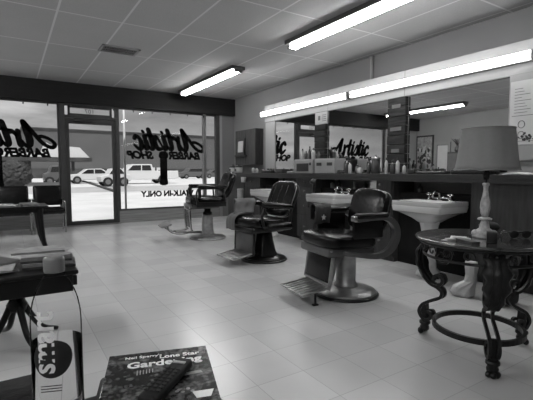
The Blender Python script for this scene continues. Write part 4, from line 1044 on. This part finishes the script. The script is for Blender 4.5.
# shelf items in the bays (dark bottles, hair dryer)
G5 = 'items on the shelves behind the basins'
for y, h, r, m_, lab in ((4.50, .10, .03, M_botl, 'pale cup on the shelf behind the middle basin'), (4.36, .13, .03, M_bot, 'dark bottle on the shelf behind the middle basin'), (4.05, .12, .02, M_botl, 'slim pale bottle on the shelf behind the middle basin'),
                     (3.85, .11, .03, M_bot, 'short dark bottle on the shelf behind the middle basin, right end'), (5.75, .12, .03, M_bot, 'dark bottle on the shelf behind the farthest basin'), (5.45, .10, .025, M_botl, 'pale bottle on the shelf behind the farthest basin'),
                     (2.98, .10, .03, M_bot, 'dark bottle on the shelf behind the nearest basin')):
    bottle(4.0 if y > 3 else 3.98, y, h, r, m_, lab, 0.821, grp=G5)
hd = thing('hair_dryer', 'black hair dryer hanging beside the middle basin cabinet', 'hair dryer', (3.66, 4.50, 0.84))
m = MB(); m.tube([(0, 0.09, 0.07), (0, 0.03, 0.08), (0, -0.06, 0.075)], [0.022, 0.042, 0.036], n=14); m.build('barrel', M_black, hd)
m = MB(); m.tube([(0, 0.02, 0.05), (0, 0.03, -0.08)], 0.017, n=10); m.build('handle', M_black, hd)
m = MB(); m.tube(spline([(0, 0.03, -0.08), (-0.02, 0.10, -0.2), (-0.01, 0.13, -0.3), (0.03, 0.10, -0.15), (0.04, 0.08, 0.03)], 5), 0.006, n=6); m.build('cord', M_black, hd)

# ================================================================== THINGS SEEN IN THE MIRROR (left side of the room)
pf = thing('picture', 'large framed picture of pale flowers on the left wall, seen in mirror', 'picture', (XL + 0.002, 8.33, 1.05))
MB().box(0, 0.04, -0.33, 0.29, 0, 1.15).build('frame', M_black, pf, bevel=0.008)
MB().box(0.04, 0.045, -0.29, 0.25, 0.05, 1.10).build('canvas', M_paperg, pf)
fm = MB(); rnd = random.Random(9)
for k in range(22):
    cy_, cz = rnd.uniform(-0.23, 0.19), rnd.gauss(0.5, 0.2)
    cz = min(max(cz, 0.15), 0.95); r = rnd.uniform(0.03, 0.05)
    for j in range(5):
        q = j * 1.256 + k; fm.sphere((0.047, cy_ + r * .6 * math.cos(q), cz + r * .6 * math.sin(q)), r * .5, 8, 5, (0.08, 1, 1))
fm.build('petals', M_poster, pf)
ds = MB()
for k in range(26):
    cy_, cz = rnd.uniform(-0.25, 0.21), rnd.uniform(0.12, 0.7); ds.sphere((0.046, cy_, cz), rnd.uniform(0.03, 0.06), 8, 5, (0.06, 1, 1.5))
ds.build('leaves', M_ink, pf)
wall_box('door_2', M_white, XL + 0.002, XL + 0.04, 7.50, 7.84, 0, 1.85)
struct(MB().box(XL + 0.002, XL + 0.05, 7.41, 7.48, 0, 1.95).box(XL + 0.002, XL + 0.05, 7.86, 7.93, 0, 1.95).box(XL + 0.002, XL + 0.05, 7.48, 7.86, 1.88, 1.95).build('trim_12', M_rail))
sh = thing('cabinet', 'tall pale cabinet against the left wall, seen in the mirror', 'cabinet', (XL + 0.22, 6.85, 0))
MB().box(-0.2, 0.2, -0.45, 0.4, 0, 1.62).build('body', M_cab, sh)
MB().box(0.2, 0.215, -0.43, -0.03, 0.05, 1.58).build('door', M_poster, sh); MB().box(0.2, 0.215, -0.01, 0.38, 0.05, 1.58).build('door', M_inkg, sh)
va = thing('vase', 'dark vase of dry twigs on the tall cabinet, seen in mirror', 'vase', (XL + 0.25, 7.05, 1.62))
MB().lathe([(0.05, 0), (0.08, 0.05), (0.07, 0.13), (0.03, 0.18), (0.04, 0.2)], n=16).build('body', M_black, va)
m = MB()
for k in range(14):
    q = k * 2.4; r = 0.05 + 0.02 * (k % 5); m.tube([(0, 0, 0.18), (r * .6 * math.cos(q), r * .6 * math.sin(q), 0.28), (r * 1.5 * math.cos(q), r * 1.5 * math.sin(q), 0.36 + 0.01 * (k % 4))], 0.006, n=4)
m.build('twigs', M_ink, va)

# ================================================================== FOREGROUND: side table, book, remote, bottle
ZS = 0.60
sd_ = thing('side_table', 'dark side table corner at the bottom under the books', 'table', (0.06, 0.622, 0))
MB().rbox(0.60, 0.54, 0.03, 0.012, T((0, 0, ZS - 0.015))).build('tabletop', M_tblk, sd_)
for sx, sy in ((-1, -1), (1, -1), (-1, 1), (1, 1)): MB().box(sx * 0.26 - 0.015, sx * 0.26 + 0.015, sy * 0.23 - 0.015, sy * 0.23 + 0.015, 0, ZS - 0.03).build('leg', M_tblk, sd_)
def cover_mat():
    m, t, b = base_mat('garden_cover'); N = t.nodes; L = t.links
    tc = N.new('ShaderNodeTexCoord'); n1 = N.new('ShaderNodeTexNoise'); n1.inputs['Scale'].default_value = 26; n1.inputs['Detail'].default_value = 8; n1.inputs['Roughness'].default_value = 0.7
    vo = N.new('ShaderNodeTexVoronoi'); vo.inputs['Scale'].default_value = 90
    L.new(tc.outputs['Object'], n1.inputs['Vector']); L.new(tc.outputs['Object'], vo.inputs['Vector'])
    cr = N.new('ShaderNodeValToRGB'); cr.color_ramp.elements[0].position = 0.42; cr.color_ramp.elements[0].color = (.010, .010, .010, 1)
    cr.color_ramp.elements[1].position = 0.72; cr.color_ramp.elements[1].color = (.22, .22, .22, 1)
    mx = N.new('ShaderNodeMath'); mx.operation = 'MULTIPLY_ADD'; mx.inputs[1].default_value = -0.22
    L.new(vo.outputs['Distance'], mx.inputs[0]); 
    ad = N.new('ShaderNodeMath'); ad.operation = 'ADD'; ad.inputs[1].default_value = 0.08; L.new(n1.outputs['Fac'], ad.inputs[0]); L.new(ad.outputs[0], mx.inputs[2])
    L.new(mx.outputs[0], cr.inputs['Fac']); L.new(cr.outputs[0], b.inputs['Base Color']); b.inputs['Roughness'].default_value = 0.22
    return m
M_cover = cover_mat()
M_pr = mat('cover_print_white', 0.88, 0.35, var=0.03)
M_prg = mat('cover_print_grey', 0.30, 0.35, var=0.3, scale=60)
BR = R_(-17)
lb = thing('book', 'thick dark book under the gardening book on the side table', 'book', (0.216, 0.744, ZS + 0.0005), BR)
MB().rbox(0.222, 0.27, 0.028, 0.010, T((0, 0, 0.0142))).build('cover', M_clothb, lb)
bk_ = thing('book', 'gardening book with white title and remote control lying on it', 'book', (0.233, 0.757, ZS + 0.0292), BR)
BH = 0.031
MB().box(-0.106, 0.106, -0.14, 0.14, 0, 0.003).box(-0.106, 0.106, -0.14, 0.14, BH - 0.003, BH).box(-0.106, -0.102, -0.14, 0.14, 0.003, BH - 0.003).build('cover', M_cover, bk_, bevel=0.0012)
MB().box(-0.102, 0.102, -0.136, 0.136, 0.0032, BH - 0.0032).build('pages', M_paper, bk_)
def ct_(body, x, y, size, bold, spacing=1.0, m_=M_pr): return text_mesh('title', body, m_, size, T((x, y, BH + 0.0003)), bk_, bold=bold, ext=0.0002, spacing=spacing)
ct_("Neil Sperry's", -0.072, 0.112, 0.015, 0.0002)
ct_("Lone Star", 0.000, 0.100, 0.022, 0.0006)
ct_("Gardening", -0.066, 0.068, 0.037, 0.0011)
gp = MB(); gp.prism([(0.058, -0.055), (0.064, -0.078), (0.09, -0.078), (0.098, -0.055)], BH + 0.0001, BH + 0.0006, 'xy'); gp.build('cover_picture', M_pr, bk_)
gp = MB(); gp.prism([(0.028, 0.018), (0.03, 0.008), (0.085, 0.014), (0.082, 0.024)], BH + 0.0001, BH + 0.0006, 'xy')
gp.build('cover_picture', M_prg, bk_)
rnd = random.Random(4)
for k in range(7):
    x = rnd.gauss(0.04, 0.012); y = rnd.gauss(-0.045, 0.008); q = MB(); q.lathe([(0.004, 0), (0.004, 0.0005)], (x, y, BH + 0.0001), n=8); q.build('cover_picture', M_prg, bk_)
for k in range(6):
    q = MB(); q.box(-0.045 + k * 0.006, -0.0425 + k * 0.006, 0.035 + k * 0.001, 0.055, BH + 0.0001, BH + 0.0005); q.build('cover_picture', M_prg, bk_)
# remote control
M_remote = mat('matt_black_plastic', 0.008, 0.6, spec=0.2); M_btn = mat('rubber_buttons', 0.03, 0.8, spec=0.2)
rm = thing('remote_control', 'black remote control lying diagonally on the gardening book', 'remote control', (0.240, 0.733, ZS + 0.0292 + BH + 0.0008), R_(44))
rb = MB(); rb.rbox(0.158, 0.040, 0.020, 0.009, T((0, 0, 0.0105)) @ RY(0), seg=4); rb.build('body', M_remote, rm)
bt = [(-0.055 + i * 0.0115, -0.0115 + j * 0.0115) for i in range(8) for j in range(3)]
for i, (x, y) in enumerate(bt):
    MB().rbox(0.007, 0.008, 0.003, 0.001, T((x, y, 0.021))).build('button', M_btn, rm)
MB().rbox(0.010, 0.026, 0.002, 0.0008, T((0.052, 0, 0.021))).build('label', M_prg, rm)
# water bottle
def clear(name, ior, rough=0.0, tint=1.0):
    m, t, b = base_mat(name); b.inputs['Base Color'].default_value = (tint, tint, tint, 1); b.inputs['Transmission Weight'].default_value = 1
    b.inputs['IOR'].default_value = ior; b.inputs['Roughness'].default_value = rough; return m
M_pet = pane_mat('clear_plastic', 0.96, 1.05); M_water = clear('water', 1.06, 0.0, 0.97)
M_capm = mat('frosted_cap', 0.28, 0.4, var=0.05)
_b = M_capm.node_tree.nodes['Principled BSDF']; _b.inputs['Transmission Weight'].default_value = 0.5
wb = thing('water_bottle', 'clear plastic water bottle with black round label, half full, in the left foreground', 'bottle', (0.0535, 0.70, ZS + 0.001))
RB = 0.0365
outer = [(0.030, 0.0), (0.034, 0.004), (RB, 0.012), (RB, 0.232), (0.0355, 0.250), (0.0325, 0.268), (0.0275, 0.284), (0.021, 0.297), (0.0155, 0.307), (0.0128, 0.314)]
m = MB(); m.lathe(outer, n=48); m.build('body', M_pet, wb)
m = MB(); m.lathe([(0.0285, 0.002), (0.033, 0.006), (RB - 0.0008, 0.013), (RB - 0.0008, 0.2055), (RB - 0.0015, 0.2058)], n=48); m.build('water', M_water, wb)
m = MB(); m.lathe([(0.0142, 0.313), (0.0150, 0.315), (0.0150, 0.333), (0.0140, 0.336), (0.009, 0.337)], n=40, flute=40, fl=0.012); m.build('cap', M_capm, wb)
CA = math.atan2(-0.70, -0.05) - R_(12)     # direction the label faces: to the viewer, a little to the left
def wrap(o, r):
    for v_ in o.data.vertices:
        a = CA + v_.co.x / r; rr = r + v_.co.z; v_.co = Vector((rr * math.cos(a), rr * math.sin(a), v_.co.y))
def disc(cx_, cz, r, m_, name, rr):
    mb = MB(); N2 = 40; cent = []
    rings = [[mb.bm.verts.new((cx_ + r * k / 8 * math.cos(2 * math.pi * j / N2), cz + r * k / 8 * math.sin(2 * math.pi * j / N2), 0)) for j in range(N2)] for k in range(1, 9)]
    f_ = [mb.bm.faces.new(rings[0])] + [mb.bm.faces.new((A[j], A[(j + 1) % N2], B[(j + 1) % N2], B[j])) for A, B in zip(rings, rings[1:]) for j in range(N2)]
    mb._fin(f_, True); o = mb.build(name, m_, wb); wrap(o, rr); return o
disc(0.0, 0.189, 0.029, M_ink, 'label', RB + 0.0005)
wt = text_mesh('brand_text', 'smart', M_pr, 0.043, T((0.003, 0, 0)) @ RZ(90) @ Matrix.Scale(1.12, 4), wb, bold=0.0008, ext=0.0001, spacing=0.92)
y0_ = min(v_.co.y for v_ in wt.data.vertices); y1_ = max(v_.co.y for v_ in wt.data.vertices)
for v_ in wt.data.vertices: v_.co.y = 0.168 + (v_.co.y - y0_) * 0.094 / (y1_ - y0_)
wrap(wt, RB + 0.0009)
for k in range(3):
    o = MB(); o.box(-0.018, 0.012, 0.138 + k * 0.0042, 0.1394 + k * 0.0042, 0, 0.0002); o = o.build('small_print', M_inkg, wb); wrap(o, RB + 0.0005)
